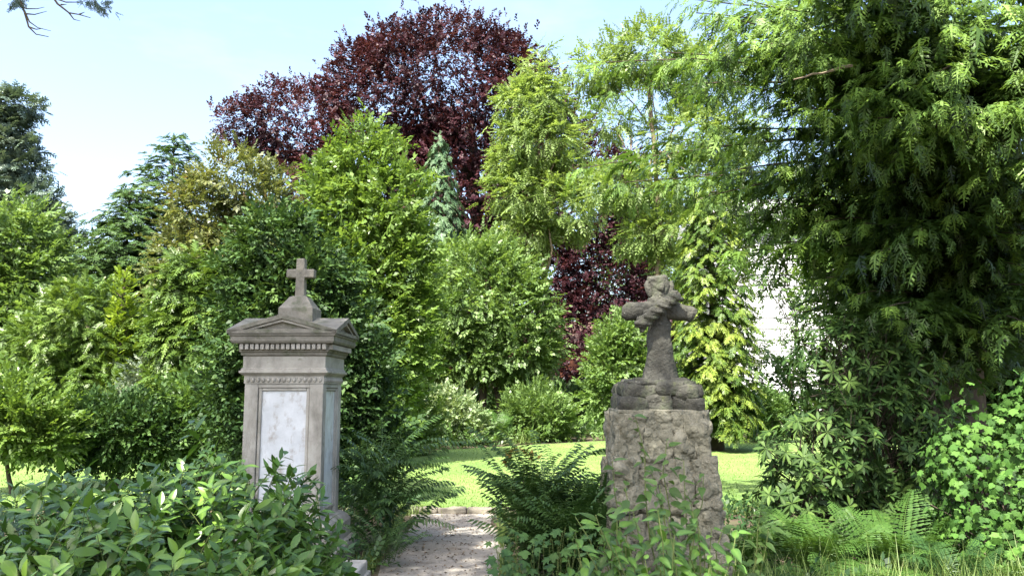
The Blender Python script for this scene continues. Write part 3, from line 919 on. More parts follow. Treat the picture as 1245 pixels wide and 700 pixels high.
tw_beech = variants(twig_template, 6, n=7, length=.58, ll=.235, lw=.15, tilt=40, spread=55)
tw_mid = variants(twig_template, 6, n=9, length=.42, ll=.135, lw=.075, tilt=35, spread=50)
tw_small = variants(twig_template, 6, n=11, length=.34, ll=.085, lw=.05, tilt=40, spread=55)
tw_pin = variants(pinnate, 5, L=.42, n=6, ll=.115, lw=.05, droop=.45)
sp_flat = variants(fan_spray, 5, L=.55, n=6, w=.10, droop=.30, ang=42)
sp_needle = variants(fan_spray, 5, L=.50, n=5, w=.10, droop=.12, ang=55)
sp_fine = variants(fan_spray, 6, L=.38, n=6, w=.105, sub=0, droop=.28, ang=50, side_len=.40)

M_BEECH = leaf_mat('copper_beech_leaf', (.016, .006, .009), (.044, .013, .019), (.088, .030, .036), .5, .25, spec=.25)
M_BRIGHT = leaf_mat('bright_green_leaf', (.055, .105, .020), (.116, .194, .038), (.19, .285, .074), .38, .38)
M_ROUND = leaf_mat('light_green_leaf', (.058, .108, .028), (.118, .195, .052), (.185, .28, .09), .42, .38)
M_LOCUST = leaf_mat('yellow_green_leaf', (.085, .145, .036), (.170, .25, .070), (.26, .35, .12), .45, .45)
M_HOLLY = leaf_mat('dark_glossy_leaf', (.018, .040, .014), (.040, .085, .024), (.090, .15, .040), .5, .22, spec=.2)
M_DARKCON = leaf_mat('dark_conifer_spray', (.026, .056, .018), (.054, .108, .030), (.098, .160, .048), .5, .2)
M_BLUECON = leaf_mat('blue_green_conifer_spray', (.036, .078, .038), (.076, .142, .066), (.13, .205, .092), .5, .2)
M_PINE = leaf_mat('grey_green_needles', (.050, .088, .066), (.100, .148, .112), (.165, .215, .160), .5, .18)
M_YEW = leaf_mat('yew_spray', (.040, .078, .018), (.092, .158, .030), (.165, .245, .050), .42, .3)
M_THUJA = leaf_mat('golden_green_spray', (.020, .050, .011), (.066, .125, .020), (.20, .265, .042), .45, .3)
M_GOLD = leaf_mat('golden_conifer_spray', (.11, .18, .02), (.19, .28, .03), (.28, .38, .05), .45, .35)
M_HEM = leaf_mat('fresh_hemlock_spray', (.010, .024, .008), (.078, .150, .030), (.205, .325, .065), .45, .38)  # dark end stands in for deep shade on the inner boughs
M_MAPLE = leaf_mat('olive_brown_leaf', (.055, .08, .025), (.115, .14, .045), (.185, .195, .075), .42, .32, extra=(.20, .115, .065))
M_GREYSH = leaf_mat('grey_green_leaf', (.05, .075, .048), (.09, .125, .075), (.14, .18, .105), .5, .25)
M_PALE = leaf_mat('pale_variegated_leaf', (.10, .16, .06), (.20, .28, .13), (.42, .47, .30), .45, .35)
M_SHRUB = leaf_mat('mid_green_leaf', (.042, .088, .022), (.088, .160, .040), (.145, .235, .068), .4, .35)
M_FAR = leaf_mat('far_green_leaf', (.03, .055, .02), (.06, .105, .032), (.10, .16, .05), .5, .3)

BORDER = 'trees beyond the lawn'
# copper beech
broad_tree('copper_beech', 'huge copper beech with dark purple crown towering behind the green trees', 'tree',
           LB(42, (548, 104, 108, 76), (600, 95, 62, 58), (492, 84, 62, 46), (440, 96, 42, 46), (475, 132, 80, 78), (365, 155, 72, 52), (310, 152, 48, 30), (610, 165, 95, 95), (450, 220, 95, 88), (565, 255, 105, 110),
              (700, 245, 78, 90), (735, 330, 58, 95), (700, 420, 78, 68), (640, 330, 80, 90), (755, 200, 22, 22), (760, 300, 42, 70), (775, 390, 40, 60)),
           30000, tw_beech, M_BEECH, 3, G(600, 42), .75, .72, .25, .7, shell=.42, gap=.16, bump=.22, fine=1.5, limbs=26, bark=BARK, back=.3, group=None, top=P(570, 150, 42))
# bright green upright tree
broad_tree('upright_tree', 'bright green leafy upright tree rising right behind the pedimented monument', 'tree',
           LB(17.5, (443, 200, 26, 52), (420, 255, 45, 52), (470, 255, 42, 55), (400, 320, 40, 60), (450, 330, 62, 75), (492, 335, 30, 65), (430, 420, 68, 85), (487, 410, 34, 62), (455, 490, 45, 45), (390, 225, 14, 26), (415, 200, 12, 22), (470, 195, 13, 26)),
           6000, tw_mid, M_BRIGHT, 5, G(450, 17.5), .13, .88, .55, .5, shell=.55, gap=.35, bump=.42, fine=1.4, limbs=14)
# round light green tree, two stems
broad_tree('round_tree', 'round light green tree with short twin trunks in the middle of the border', 'tree',
           LB(27, (585, 365, 70, 68), (545, 395, 45, 62), (630, 395, 45, 62), (590, 325, 45, 32), (560, 432, 52, 34), (625, 430, 46, 32), (655, 420, 20, 28), (520, 425, 25, 34)),
           5600, tw_mid, M_ROUND, 6, G(590, 27), .17, 1.0, .35, .55, shell=.45, gap=.31, bump=.34, fine=1.5, stems=3, limbs=16, top=P(588, 370, 27))
# feathery light trees
broad_tree('locust_tree', 'feathery yellow green locust tree in front of the copper beech', 'tree',
           LB(30, (655, 95, 22, 34), (640, 130, 34, 30), (655, 175, 55, 34), (620, 195, 25, 25), (695, 215, 26, 24), (640, 235, 44, 34), (690, 255, 45, 30), (640, 285, 32, 28), (655, 130, 40, 40)),
           3300, tw_pin, M_LOCUST, 8, G(668, 30), .16, 1.25, .0, .6, shell=.6, gap=.42, bump=.3, fine=1.6, limbs=22, droop=.3, bark=BARK_PALE)
broad_tree('ivy_clad_tree', 'open light green tree with a pale ivy clad trunk directly behind the rustic cross', 'tree',
           LB(25, (785, 68, 58, 24), (730, 88, 36, 22), (850, 90, 50, 34), (745, 150, 26, 14), (835, 165, 50, 26), (760, 228, 52, 24), (850, 230, 50, 28), (815, 285, 46, 22), (890, 170, 40, 30), (775, 285, 26, 20), (825, 325, 26, 26)),
           4300, tw_pin, M_LOCUST, 9, G(803, 25), .15, 1.1, .1, .6, shell=.6, gap=.36, bump=.40, fine=1.5, limbs=6, droop=.25, bark=BARK_PALE, top=P(795, 62, 25), back=.35)
# small blue-green conifer before the beech
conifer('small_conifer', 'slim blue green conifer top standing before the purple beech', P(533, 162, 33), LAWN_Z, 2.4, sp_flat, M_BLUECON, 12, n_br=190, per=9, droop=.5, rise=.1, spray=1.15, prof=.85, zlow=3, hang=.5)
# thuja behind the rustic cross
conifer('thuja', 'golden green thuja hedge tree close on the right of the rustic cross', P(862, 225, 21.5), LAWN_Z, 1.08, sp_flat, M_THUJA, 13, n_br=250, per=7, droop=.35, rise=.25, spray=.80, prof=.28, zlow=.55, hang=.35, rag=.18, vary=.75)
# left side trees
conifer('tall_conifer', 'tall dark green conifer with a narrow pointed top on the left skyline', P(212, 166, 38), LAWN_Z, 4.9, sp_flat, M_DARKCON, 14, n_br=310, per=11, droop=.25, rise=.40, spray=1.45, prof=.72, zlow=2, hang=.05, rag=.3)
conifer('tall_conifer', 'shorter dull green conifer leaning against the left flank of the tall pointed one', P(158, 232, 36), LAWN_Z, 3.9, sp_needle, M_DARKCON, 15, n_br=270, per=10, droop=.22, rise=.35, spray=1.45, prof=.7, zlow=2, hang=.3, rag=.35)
broad_tree('maple_tree', 'olive and brown tinged maple between the tall conifer and the beech', 'tree',
           LB(31, (285, 225, 48, 45), (245, 255, 40, 50), (318, 255, 40, 55), (230, 320, 45, 55), (290, 320, 55, 60), (260, 390, 60, 55), (330, 350, 35, 60)),
           3600, tw_mid, M_MAPLE, 16, G(280, 31), .24, 1.25, .2, .6, shell=.5, gap=.36, bump=.28, fine=1.5, limbs=18)
broad_tree('cedar_tree', 'grey green cedar with layered boughs at the left edge of the sky', 'tree',
           LB(36, (12, 128, 34, 16), (-10, 150, 40, 20), (5, 178, 38, 14), (18, 205, 32, 12), (-5, 225, 45, 16), (30, 240, 34, 14), (50, 266, 34, 12), (15, 262, 45, 16), (62, 292, 34, 11), (20, 300, 50, 18), (-25, 200, 30, 60)),
           4000, sp_needle, M_PINE, 17, G(-25, 36), .35, 1.35, .2, .6, shell=.7, gap=.33, bump=.25, fine=1.5, limbs=14, top=P(0, 120, 36))
broad_tree('leafy_tree', 'light green leafy tree at the left edge in front of the layered cedar', 'tree',
           LB(22, (15, 295, 48, 44), (45, 335, 38, 46), (5, 365, 55, 50), (40, 400, 42, 40), (-20, 420, 50, 60)),
           3200, tw_mid, M_ROUND, 18, G(5, 22), .2, 1.05, .3, .6, shell=.55, gap=.36, bump=.4, fine=1.5, limbs=12)
broad_tree('yew_tree', 'broad dark based yew with feathery green boughs on the left lawn', 'tree',
           LB(18.5, (105, 385, 55, 40), (75, 420, 62, 40), (140, 420, 48, 45), (60, 465, 60, 40), (125, 470, 66, 42), (175, 470, 30, 50), (95, 505, 72, 34), (40, 495, 50, 34)),
           5200, sp_fine, M_YEW, 19, G(105, 18.5), .2, .80, .1, .6, shell=.5, gap=.30, bump=.28, fine=1.4, limbs=14, droop=.25)
conifer('golden_conifer', 'young yellow golden conifer glowing behind the yew', P(152, 328, 18), LAWN_Z, .50, sp_flat, M_GOLD, 20, n_br=90, per=6, droop=-.2, rise=.6, spray=.5, prof=.6, hang=-.6, zlow=.4)
broad_tree('drooping_conifer', 'soft light green conifer with drooping sprays left of the pedimented monument', 'tree',
           LB(16, (232, 345, 32, 40), (262, 385, 40, 45), (232, 420, 44, 45), (268, 440, 36, 50), (215, 385, 26, 40), (240, 470, 50, 30)),
           3200, sp_fine, M_YEW, 22, G(250, 16), .13, .95, -.1, .5, shell=.6, gap=.34, bump=.3, fine=1.4, limbs=14, droop=.4)
broad_tree('holly_tree', 'dark glossy holly close behind the pedimented monument', 'tree',
           LB(11.5, (335, 300, 42, 40), (310, 350, 38, 60), (375, 355, 48, 55), (330, 420, 60, 60), (400, 425, 48, 62), (305, 490, 45, 55), (440, 470, 34, 55), (435, 545, 42, 48), (380, 510, 60, 60)),
           5200, tw_small, M_HOLLY, 23, G(370, 11.8), .1, 1.0, .3, .7, shell=.6, gap=.33, bump=.3, fine=1.5, limbs=20)
# shrubs
broad_tree('grey_shrub', 'small grey green shrub at the foot of the yew', 'shrub', LB(16.5, (190, 470, 26, 32), (175, 505, 32, 30), (205, 510, 28, 28)),
           800, tw_small, M_GREYSH, 24, G(188, 16.5), .04, 1.0, .5, .6, gap=.3, limbs=8, part='foliage')
broad_tree('leafy_shrub', 'sunlit green shrub beside the left flank of the pedimented monument', 'shrub', LB(14, (240, 500, 32, 38), (275, 515, 34, 34), (220, 530, 26, 24)),
           1300, tw_small, M_SHRUB, 25, G(250, 14), .04, 1.0, .5, .6, gap=.3, limbs=8, part='foliage')
broad_tree('leafy_shrub', 'bright green low shrub at the left picture edge beyond the ferns', 'shrub', LB(12.5, (30, 515, 42, 28), (-5, 500, 36, 36), (55, 535, 24, 18)),
           1200, tw_small, M_BRIGHT, 26, G(25, 12.5), .04, 1.0, .5, .6, gap=.3, limbs=8, part='foliage')
broad_tree('pale_shrub', 'pale variegated shrub at the lawn edge below the round tree', 'shrub', LB(24, (548, 506, 27, 22), (530, 522, 26, 17), (565, 522, 24, 18), (540, 492, 13, 12)),
           1100, tw_small, M_PALE, 27, G(548, 24), .04, 1.25, .5, .6, gap=.3, limbs=8, part='foliage')
broad_tree('round_shrub', 'round bright shrub of upright shoots at the lawn edge right of the twin trunks', 'shrub', LB(25.5, (655, 505, 34, 28), (640, 515, 22, 22), (675, 512, 20, 22)),
           1300, tw_mid, M_ROUND, 28, G(655, 25.5), .04, .85, .9, .4, gap=.25, limbs=10, part='foliage')
broad_tree('leafy_tree', 'mid green bushy tree just left of the rustic cross', 'tree', LB(20, (755, 415, 20, 20), (748, 445, 25, 24), (768, 455, 18, 28), (738, 478, 22, 20), (760, 488, 24, 22)),
           1500, tw_small, M_ROUND, 29, G(745, 20), .06, 1.3, .3, .6, gap=.3, limbs=10)
broad_tree('leafy_shrub', 'dark bush at the left end of the sunny lawn behind the feathery shrub', 'shrub', LB(20, (470, 520, 34, 30), (500, 515, 26, 26), (440, 515, 34, 34)),
           1200, tw_small, M_YEW, 30, G(470, 20), .05, 1.2, .5, .6, gap=.3, limbs=8, part='foliage')
broad_tree('leafy_shrub', 'small sunny bush on the lawn edge before the white wall', 'shrub', LB(25, (925, 502, 16, 18), (940, 510, 18, 16)),
           700, tw_small, M_SHRUB, 31, G(915, 25), .04, 1.2, .5, .6, gap=.3, limbs=6, part='foliage')
broad_tree('leafy_shrub', 'low dark shrub on the lawn between the yew and the sunlit green shrub', 'shrub', LB(13.5, (150, 525, 40, 30), (105, 530, 34, 26), (190, 530, 30, 26)),
           1500, tw_small, M_HOLLY, 36, G(150, 13.5), .04, 1.0, .5, .6, gap=.3, limbs=8, part='foliage')
# twiggy tree in front of the white building
broad_tree('hazel_tree', 'thin leafy tree with open twigs across the white building', 'tree',
           LB(32, (915, 280, 40, 18), (940, 335, 26, 10), (985, 300, 26, 30), (1000, 260, 50, 40), (930, 250, 60, 25), (885, 300, 18, 40), (970, 395, 20, 14), (925, 345, 24, 9), (912, 395, 14, 12), (945, 425, 24, 12), (965, 350, 24, 24), (925, 300, 30, 12)),
           1500, tw_mid, M_SHRUB, 32, G(990, 32), .06, 1.1, .2, .6, shell=.7, gap=.42, limbs=16)
# sunlit tree seen through the gaps on the right
broad_tree('leafy_tree', 'sunlit light green tree glimpsed through the dark evergreen at right', 'tree',
           LB(17, (1010, 270, 35, 50), (1060, 300, 60, 60), (1140, 290, 60, 70), (1210, 310, 60, 80), (1020, 350, 35, 45), (1100, 380, 70, 50), (1220, 400, 60, 60), (1290, 300, 60, 100)),
           3400, tw_mid, M_ROUND, 33, G(1120, 17), .16, 1.0, .2, .6, shell=.6, gap=.36, limbs=16)
# far background trees that close the view
far = [(-60, 330, 110, 150, 56, 'bushy far tree behind the yew at the far left'), (70, 360, 90, 110, 58, 'far tree filling the gap between yew and cedar'),
       (350, 330, 90, 150, 55, 'far tree behind the holly, seen in small gaps'), (480, 380, 70, 80, 60, 'far tree behind the upright bright tree'),
       (800, 330, 90, 130, 60, 'far tree behind the trunk with ivy'), (1060, 300, 120, 170, 62, 'far tree behind the large hemlock'),
       (1220, 330, 120, 160, 60, 'far tree behind the ivy mound at right')]
for k, (px, py, rx, ry, Y, lab) in enumerate(far):
    broad_tree('background_tree', lab, 'tree', LB(Y, (px, py, rx * .7, ry * .7), (px - rx * .4, py + ry * .35, rx * .6, ry * .6), (px + rx * .4, py + ry * .35, rx * .6, ry * .6)),
               1500, tw_beech, M_FAR, 40 + k, G(px, Y), .4, 1.9, .25, .7, shell=.5, gap=.28, limbs=8, group='background trees', back=.2)
for k, (px, py, rx, ry, Y, lab) in enumerate([(1185, 440, 60, 60, 13.5, 'dark evergreen bush behind the hemlock trunk'), (1090, 450, 60, 50, 14, 'dark evergreen bush behind the rhododendron'), (1280, 430, 60, 70, 13, 'dark evergreen bush behind the ivy mound')]):
    broad_tree('evergreen_bush', lab, 'shrub', LB(Y, (px, py, rx, ry), (px - 25, py + 40, rx * .8, ry * .7), (px + 25, py + 40, rx * .8, ry * .7)), 1500, tw_small, M_HOLLY, 80 + k, G(px, Y), .06, 1.1, .4, .6, gap=.22, limbs=6, part='foliage', back=.2)
# dark laurel hedge under the trees, bush after bush
for k, (px, Y, r, h, lab) in enumerate([(500, 33, 34, 26, 'low dark hedge bush under the trees left of the twin trunks'), (560, 36, 30, 18, 'low dark hedge bush behind the pale variegated shrub'),
                                        (625, 33, 24, 17, 'low dark hedge bush between the twin trunks and the round shrub'), (690, 36, 40, 22, 'low dark hedge bush in the beech shade'),
                                        (750, 34, 34, 14, 'low dark hedge bush behind the rustic cross'), (830, 30, 50, 24, 'low dark hedge bush behind the golden thuja'), (1000, 30, 60, 40, 'low dark hedge bush below the white wall'),
                                        (250, 34, 60, 40, 'low dark hedge bush behind the drooping conifer'), (60, 30, 70, 40, 'low dark hedge bush behind the yew foot')]):
    broad_tree('hedge_bush', lab, 'shrub', LB(Y, (px, 478 + 40 - h, r, h), (px + r * .5, 478 + 42 - h * .8, r * .6, h * .8)),
               700, tw_mid, M_HOLLY, 60 + k, G(px, Y), .05, 1.4, .4, .6, gap=.25, limbs=6, group='dark bushes under the trees', part='foliage')
#SECTION
# ================================================================== the big hemlock at right, branch by branch
def hemlock():
    base = Vector(G(1168, 10.5, 0))
    root = thing('hemlock_tree', 'huge hemlock filling the upper right with drooping fresh green boughs', 'tree', base)
    rng = np.random.default_rng(77)
    bm = bmesh.new()
    H = 15.0
    tube_into(bm, [Vector((0, 0, -.2)), Vector((-.05, 0, 1)), Vector((.05, .1, 4)), Vector((0, .1, 8)), Vector((0, 0, H))], [.42, .33, .27, .18, .02], 12)
    tg = [  # (px, py, Y, droop, sprays, light)  where each bough ends
        (705, 78, 9.6, .16, 1.0, 1), (765, 55, 9.0, .14, 1.0, 1), (742, 120, 10.2, .18, .9, 1), (815, 20, 8.4, .12, .9, 1), (835, 70, 8.4, .18, 1.2, 1), (885, 95, 8.2, .22, 1.3, 1), (870, 150, 8.6, .3, 1.3, .6), (905, 60, 7.8, .15, 1.1, 1),
        (700, 205, 11.2, .22, .9, 1), (745, 225, 10.6, .22, 1.0, 1), (790, 215, 10.2, .24, 1.1, 1), (840, 235, 9.6, .26, 1.1, .9), (885, 250, 9.3, .3, 1.1, .8), (930, 200, 8.8, .3, 1.1, .8), 
        (1000, 335, 9.2, .26, 1.0, .9), (1015, 385, 9.4, .24, .9, .9), (985, 280, 8.8, .3, 1, .8), (978, 300, 9.6, .26, 1, .9), (992, 335, 9.8, .26, 1, .9), (975, 375, 9.8, .26, .9, .9), (1010, 300, 9.4, .26, 1, .9), (968, 255, 9.4, .26, 1, .9), (940, 268, 9.7, .26, 1, .9), (915, 258, 9.9, .26, .9, .9), (990, 360, 9.9, .26, 1, .9), (1005, 345, 9.7, .26, 1, .9), (1030, 330, 9.2, .3, .8, .4),
        (960, 20, 7.2, .15, 1.0, 1), (900, 12, 7.5, .15, 1.1, 1), (868, 30, 7.9, .16, 1.1, 1), (945, 0, 7.0, .15, 1.1, 1), (862, -8, 7.7, .15, 1.0, 1), (930, 45, 7.3, .18, 1.1, 1), (1010, 5, 6.9, .15, 1.1, 1), (820, -20, 8.1, .14, .9, 1), (1000, 70, 7.0, .22, 1.2, 1), (1045, 105, 6.8, .26, 1.3, 1), (985, 130, 7.4, .28, 1.2, .9), (1020, 165, 7.4, .3, 1.2, .8), (1095, 75, 6.6, .22, 1.2, 1), (1150, 105, 6.4, .24, 1.3, .9),
        (1130, 40, 6.2, .2, 1.1, .9), (1195, 70, 6.1, .22, 1.2, .9), (1215, 125, 6.3, .26, 1.3, .9), (1245, 190, 6.6, .3, 1.2, .9), (1275, 90, 6.0, .24, 1.1, .9), (1290, -20, 6.0, .2, 1.2, 1), (1330, -40, 6.4, .2, 1.1, 1), (1240, 20, 6.4, .2, 1.2, 1), (1260, 60, 6.2, .2, 1.2, 1), (1320, 60, 6.3, .2, 1.1, 1), (1180, 10, 6.5, .2, 1.1, 1), (1080, 150, 7.2, .28, 1.1, .5), (1300, 230, 6.9, .3, 1.1, .8),
        (1060, -30, 6.2, .15, 1.1, 1), 
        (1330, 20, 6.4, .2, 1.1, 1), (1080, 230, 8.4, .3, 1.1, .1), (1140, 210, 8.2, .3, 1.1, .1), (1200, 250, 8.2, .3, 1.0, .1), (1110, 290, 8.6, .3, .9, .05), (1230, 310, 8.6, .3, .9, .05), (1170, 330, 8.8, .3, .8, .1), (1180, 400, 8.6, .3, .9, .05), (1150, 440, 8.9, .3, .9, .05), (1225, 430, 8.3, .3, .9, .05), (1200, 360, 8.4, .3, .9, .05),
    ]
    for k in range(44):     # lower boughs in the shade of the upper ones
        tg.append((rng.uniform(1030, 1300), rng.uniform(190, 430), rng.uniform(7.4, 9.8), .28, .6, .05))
    for k in range(3):     # long unseen boughs overhead, added to shade the rhododendron
        tg.append((*P(rng.uniform(830, 1010), rng.uniform(-420, -200), rng.uniform(4.6, 5.4)), .1, 1.2, .3))
    for k in range(28):     # dense boughs above the view, whose shade lies on the inner tree
        tg.append((rng.uniform(1060, 1400), rng.uniform(-290, -90), rng.uniform(8.0, 9.6), .15, 1.3, .3))
    for k in range(16):     # boughs to the back and far side, and above the view
        az = rng.uniform(-.4, 3.5)
        z = rng.uniform(3.0, 12)
        L = rng.uniform(2.4, 4.2) * (1.15 - z / 16)
        tg.append((base + Vector((math.cos(az) * L, math.sin(az) * L, z - .3 * L)), .2, .8, .3))
    C_ = []
    P_, D_, U_, S_, W_ = [], [], [], [], []
    for t_ in tg:
        over = len(t_) == 6 and t_[1] > 3 and t_[1] < 8 and abs(t_[0]) < 8
        if over:
            tip = Vector(t_[:3]); dr, dens, li = t_[3:]
        elif len(t_) == 6:
            tip = P(t_[0], t_[1], t_[2]); dr, dens, li = t_[3:]
        else:
            tip, dr, dens, li = t_
        tip = tip - base
        hor = math.hypot(tip.x, tip.y)
        s = Vector((0, 0, max(1.4, min(H - 1, tip.z + hor * .05))))
        L = (tip - s).length
        bow = Vector((0, 0, dr * .30 * L)); coarse = len(t_) == 4 or over or t_[1] < -60
        sway = Vector((rng.normal() * .5, rng.normal() * .5, rng.normal() * .25)) * .13 * L; ph = rng.uniform(0, 6)
        pt = lambda t: s.lerp(tip, t) + bow * (4 * t * (1 - t)) * .55 + sway * (math.sin(5 * t + ph) - math.sin(ph)) * .5 * t
        tube_into(bm, [pt(t) for t in (0, .12, .25, .37, .5, .62, .75, .87, .97)], [.006 + .0095 * L * (1 - t) ** 2.0 for t in (0, .12, .25, .37, .5, .62, .75, .87, .97)], 5)
        tang0 = np.array((tip - s).normalized())
        side = unit(np.cross(tang0, [0, 0, 1])[None])[0]
        # side branches in a plane, each carrying drooping sprays
        nb = int(5.0 * L * dens)
        for j in range(nb):
            t = 0.24 + 0.76 * (j + rng.random()) / nb
            sg = 1 if j % 2 else -1
            sl = (0.30 + 0.75 * (1 - t)) * min(1.0, L / 3.2) * rng.uniform(.6, 1.15)
            b0 = np.array(pt(t))
            dirv = unit((tang0 * 0.75 + side * sg * 0.9 + np.array([0, 0, rng.normal() * .12]))[None])[0]
            m = max(2, int(sl / (.088 if not coarse else .13)))
            bv = rng.normal()
            for i in range(m):
                tt = (i + rng.uniform(.3, 1)) / m
                q = b0 + dirv * sl * tt + np.array([0, 0, -dr * 1.5 * sl * tt * tt - .02])
                P_.append(q + rng.normal(size=3) * .025)
                D_.append(dirv * .75 + side * (1 if i % 2 else -1) * .55 + tang0 * .2 + np.array([0, 0, -.32 - .40 * tt]) + rng.normal(size=3) * .22)
                U_.append(np.array([0, 0, 1.0]) + dirv * .5 + rng.normal(size=3) * .3)
                S_.append(rng.uniform(.5, 1.35))
                W_.append(.50 + .15 * bv + .34 * (tt - .45) + .40 * (t - .6) - (.36 if li < .15 else 0)); C_.append(coarse)  # boughs with low light value get darker leaves, shade put into the colour
                if rng.random() < .25:      # a spray hanging straight down below
                    P_.append(q + np.array([rng.normal() * .05, rng.normal() * .05, -.16 - .1 * rng.random()])); D_.append(dirv * .3 + np.array([0, 0, -1.0]) + rng.normal(size=3) * .25)
                    U_.append(dirv + rng.normal(size=3) * .5); S_.append(rng.uniform(.7, 1.1)); W_.append(.34 + .16 * bv + rng.normal() * .06); C_.append(coarse)
        for i in range(int((10 if tip.x + base.x > 2.7 else 5) * L)):      # denser foliage nearer the trunk, coloured dark to deepen the inner shade
            t = rng.uniform(.16, .80)
            P_.append(np.array(pt(t)) + side * rng.normal() * .34 * (1.1 - t) * min(1.3, L / 3) + np.array([0, 0, rng.normal() * .06 - .03])); D_.append(tang0 + side * rng.normal() * .9 + np.array([0, 0, -.15]) + rng.normal(size=3) * .15)
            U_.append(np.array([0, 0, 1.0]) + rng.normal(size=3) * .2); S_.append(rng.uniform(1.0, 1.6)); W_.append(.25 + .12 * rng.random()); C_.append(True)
        for i in range(4):
            P_.append(np.array(pt(1 - .03 * i))); D_.append(tang0 + np.array([0, 0, -.5]) + rng.normal(size=3) * .3); U_.append(np.array([0, 0, 1.0])); S_.append(1.0); W_.append(.75); C_.append(coarse)
    fine = variants(fan_spray, 7, L=.25, n=6, w=.078, sub=1, droop=.35, ang=46, side_len=.40)
    rough = variants(fan_spray, 4, L=.36, n=6, w=.10, sub=0, droop=.35, ang=46, side_len=.45)
    P_, D_, U_, S_, W_, C_ = np.array(P_), np.array(D_), np.array(U_), np.array(S_), np.clip(np.array(W_), .03, .98), np.array(C_)
    m = ~C_
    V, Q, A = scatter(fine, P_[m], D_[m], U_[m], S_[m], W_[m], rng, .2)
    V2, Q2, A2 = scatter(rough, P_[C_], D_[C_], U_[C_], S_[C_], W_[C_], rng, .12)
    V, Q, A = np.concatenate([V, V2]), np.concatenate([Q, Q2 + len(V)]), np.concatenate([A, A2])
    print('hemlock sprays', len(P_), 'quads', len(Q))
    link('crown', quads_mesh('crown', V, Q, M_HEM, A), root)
    bm_obj('trunk', bm, BARK, root, smooth=True)
    # a few bare pale dead twigs
    for (a, b, y) in (((965, 97), (1035, 80), 6.7), ((1060, 320), (1098, 312), 8.6)):
        bm = bmesh.new()
        tube_into(bm, [p - base for p in wiggle(P(*a, y), P(*b, y + .3), 6, .02)], [.006, .008, .009, .010, .012, .014, .016], 5)
        bm_obj('dead_twig', bm, BARK_PALE, root)
hemlock()

# the tree whose shade lies over the graves: it stands off to the left, only its hanging twigs reach into view
def light_gaps(p):
    """gaps in the canopy: sun flecks on the path and the laurel"""
    g = p - np.array(to_sun)[None] * (p[:, 2] / to_sun.z)[:, None]
    m = np.ones(len(p), bool)
    for x, y, rx, ry in ((-.55, 9.35, .75, .24), (-.75, 7.35, .55, .22), (-1.1, 10.75, .5, .14), (-.35, 8.3, .3, .14), (-1.45, 6.2, .3, .3), (-2.2, 4.0, .3, .12), (-1.7, 5.5, .3, .2)):
        m &= ((g[:, 0] - x) / (rx + .18)) ** 2 + ((g[:, 1] - y) / (ry + .18)) ** 2 > 1
    return m
def shade_tree():
    base = (-7.4, -1.2, 0)
    lobes = [(-4.6, .6, 10, 1.9, 2.0, 1.3), (-2.6, -.4, 9.8, 1.4, 1.5, 1.0), (-6.3, 1.6, 10.8, 1.8, 1.9, 1.5), (-5.6, -2.0, 10.6, 2.0, 1.8, 1.5), (-3.6, 2.1, 9.6, 1.2, 1.0, .9), (-7.0, -.6, 12.8, 2, 2, 1.5), (-4.7, 3.3, 9.8, 1.0, .9, .7), (-1.9, .5, 9.6, .85, .9, .6)]
    root = broad_tree('overhanging_tree', 'tall tree off the left edge whose bare twigs hang into the top left sky', 'tree', lobes, 5000, tw_mid, M_FAR, 90, base, .3, 1.15, .2, .7,
                      shell=.8, gap=.44, fine=1.3, limbs=16, back=1.0, keep=light_gaps)
    b = Vector(base)
    bm = bmesh.new()
    br = wiggle(Vector((-7.3, -1.1, 6.2)), P(15, -60, 5.4), 7, .025, .05)
    tube_into(bm, [p - b for p in br], [.09 - .011 * k for k in range(8)], 7)
    e = br[-1]
    tw = [[(15, -60), (22, -5), (30, 15), (35, 33), (44, 42), (59, 45)], [(30, 14), (36, 27), (46, 34), (62, 38)], [(22, 5), (32, 11), (45, 11), (54, 9)], [(30, 17), (42, 18), (57, 14)], [(35, 33), (44, 36), (52, 35)],
          [(15, -60), (60, -10), (70, 5), (84, 16), (96, 18), (110, 22)], [(84, 16), (90, 24), (98, 26)], [(60, -4), (80, 3), (98, 3), (104, 1)], [(96, 18), (103, 15)], [(74, 6), (81, 6)], [(60, -10), (100, -12), (116, 3), (122, 8)]]
    for i, line in enumerate(tw):
        pts = [P(x, y, 5.4 + .05 * i) for x, y in line]
        tube_into(bm, [p - b for p in pts], [.011 * (1 - .75 * k / (len(pts) - 1)) * (1 if i in (0, 5) else .6) for k in range(len(pts))], 5)
    bm_obj('hanging_twig', bm, TWIG, root, smooth=True)
    rng = np.random.default_rng(5)
    for (x, y, n) in ((20, 2, 26), (112, 3, 18), (120, 8, 14), (102, 1, 8), (131, 12, 6)):
        P_ = []; D_ = []
        for k in range(n):
            P_.append(np.array(P(x + rng.normal() * 4, y + rng.normal() * 3, 5.4 + rng.normal() * .05))); D_.append(np.array([rng.normal() * .6 + .4, rng.normal() * .4, -.6 + rng.normal() * .4]))
        P_ = np.array(P_)
        V, Q, A = scatter(variants(fan_spray, 3, L=.07, n=5, w=.09, droop=.2), P_, np.array(D_), rng.normal(size=P_.shape), np.full(len(P_), 1.0), np.full(len(P_), .3), rng)
        link('needle_tuft', quads_mesh('needle_tuft', V - np.array(base), Q, M_PINE, A), root)
shade_tree()

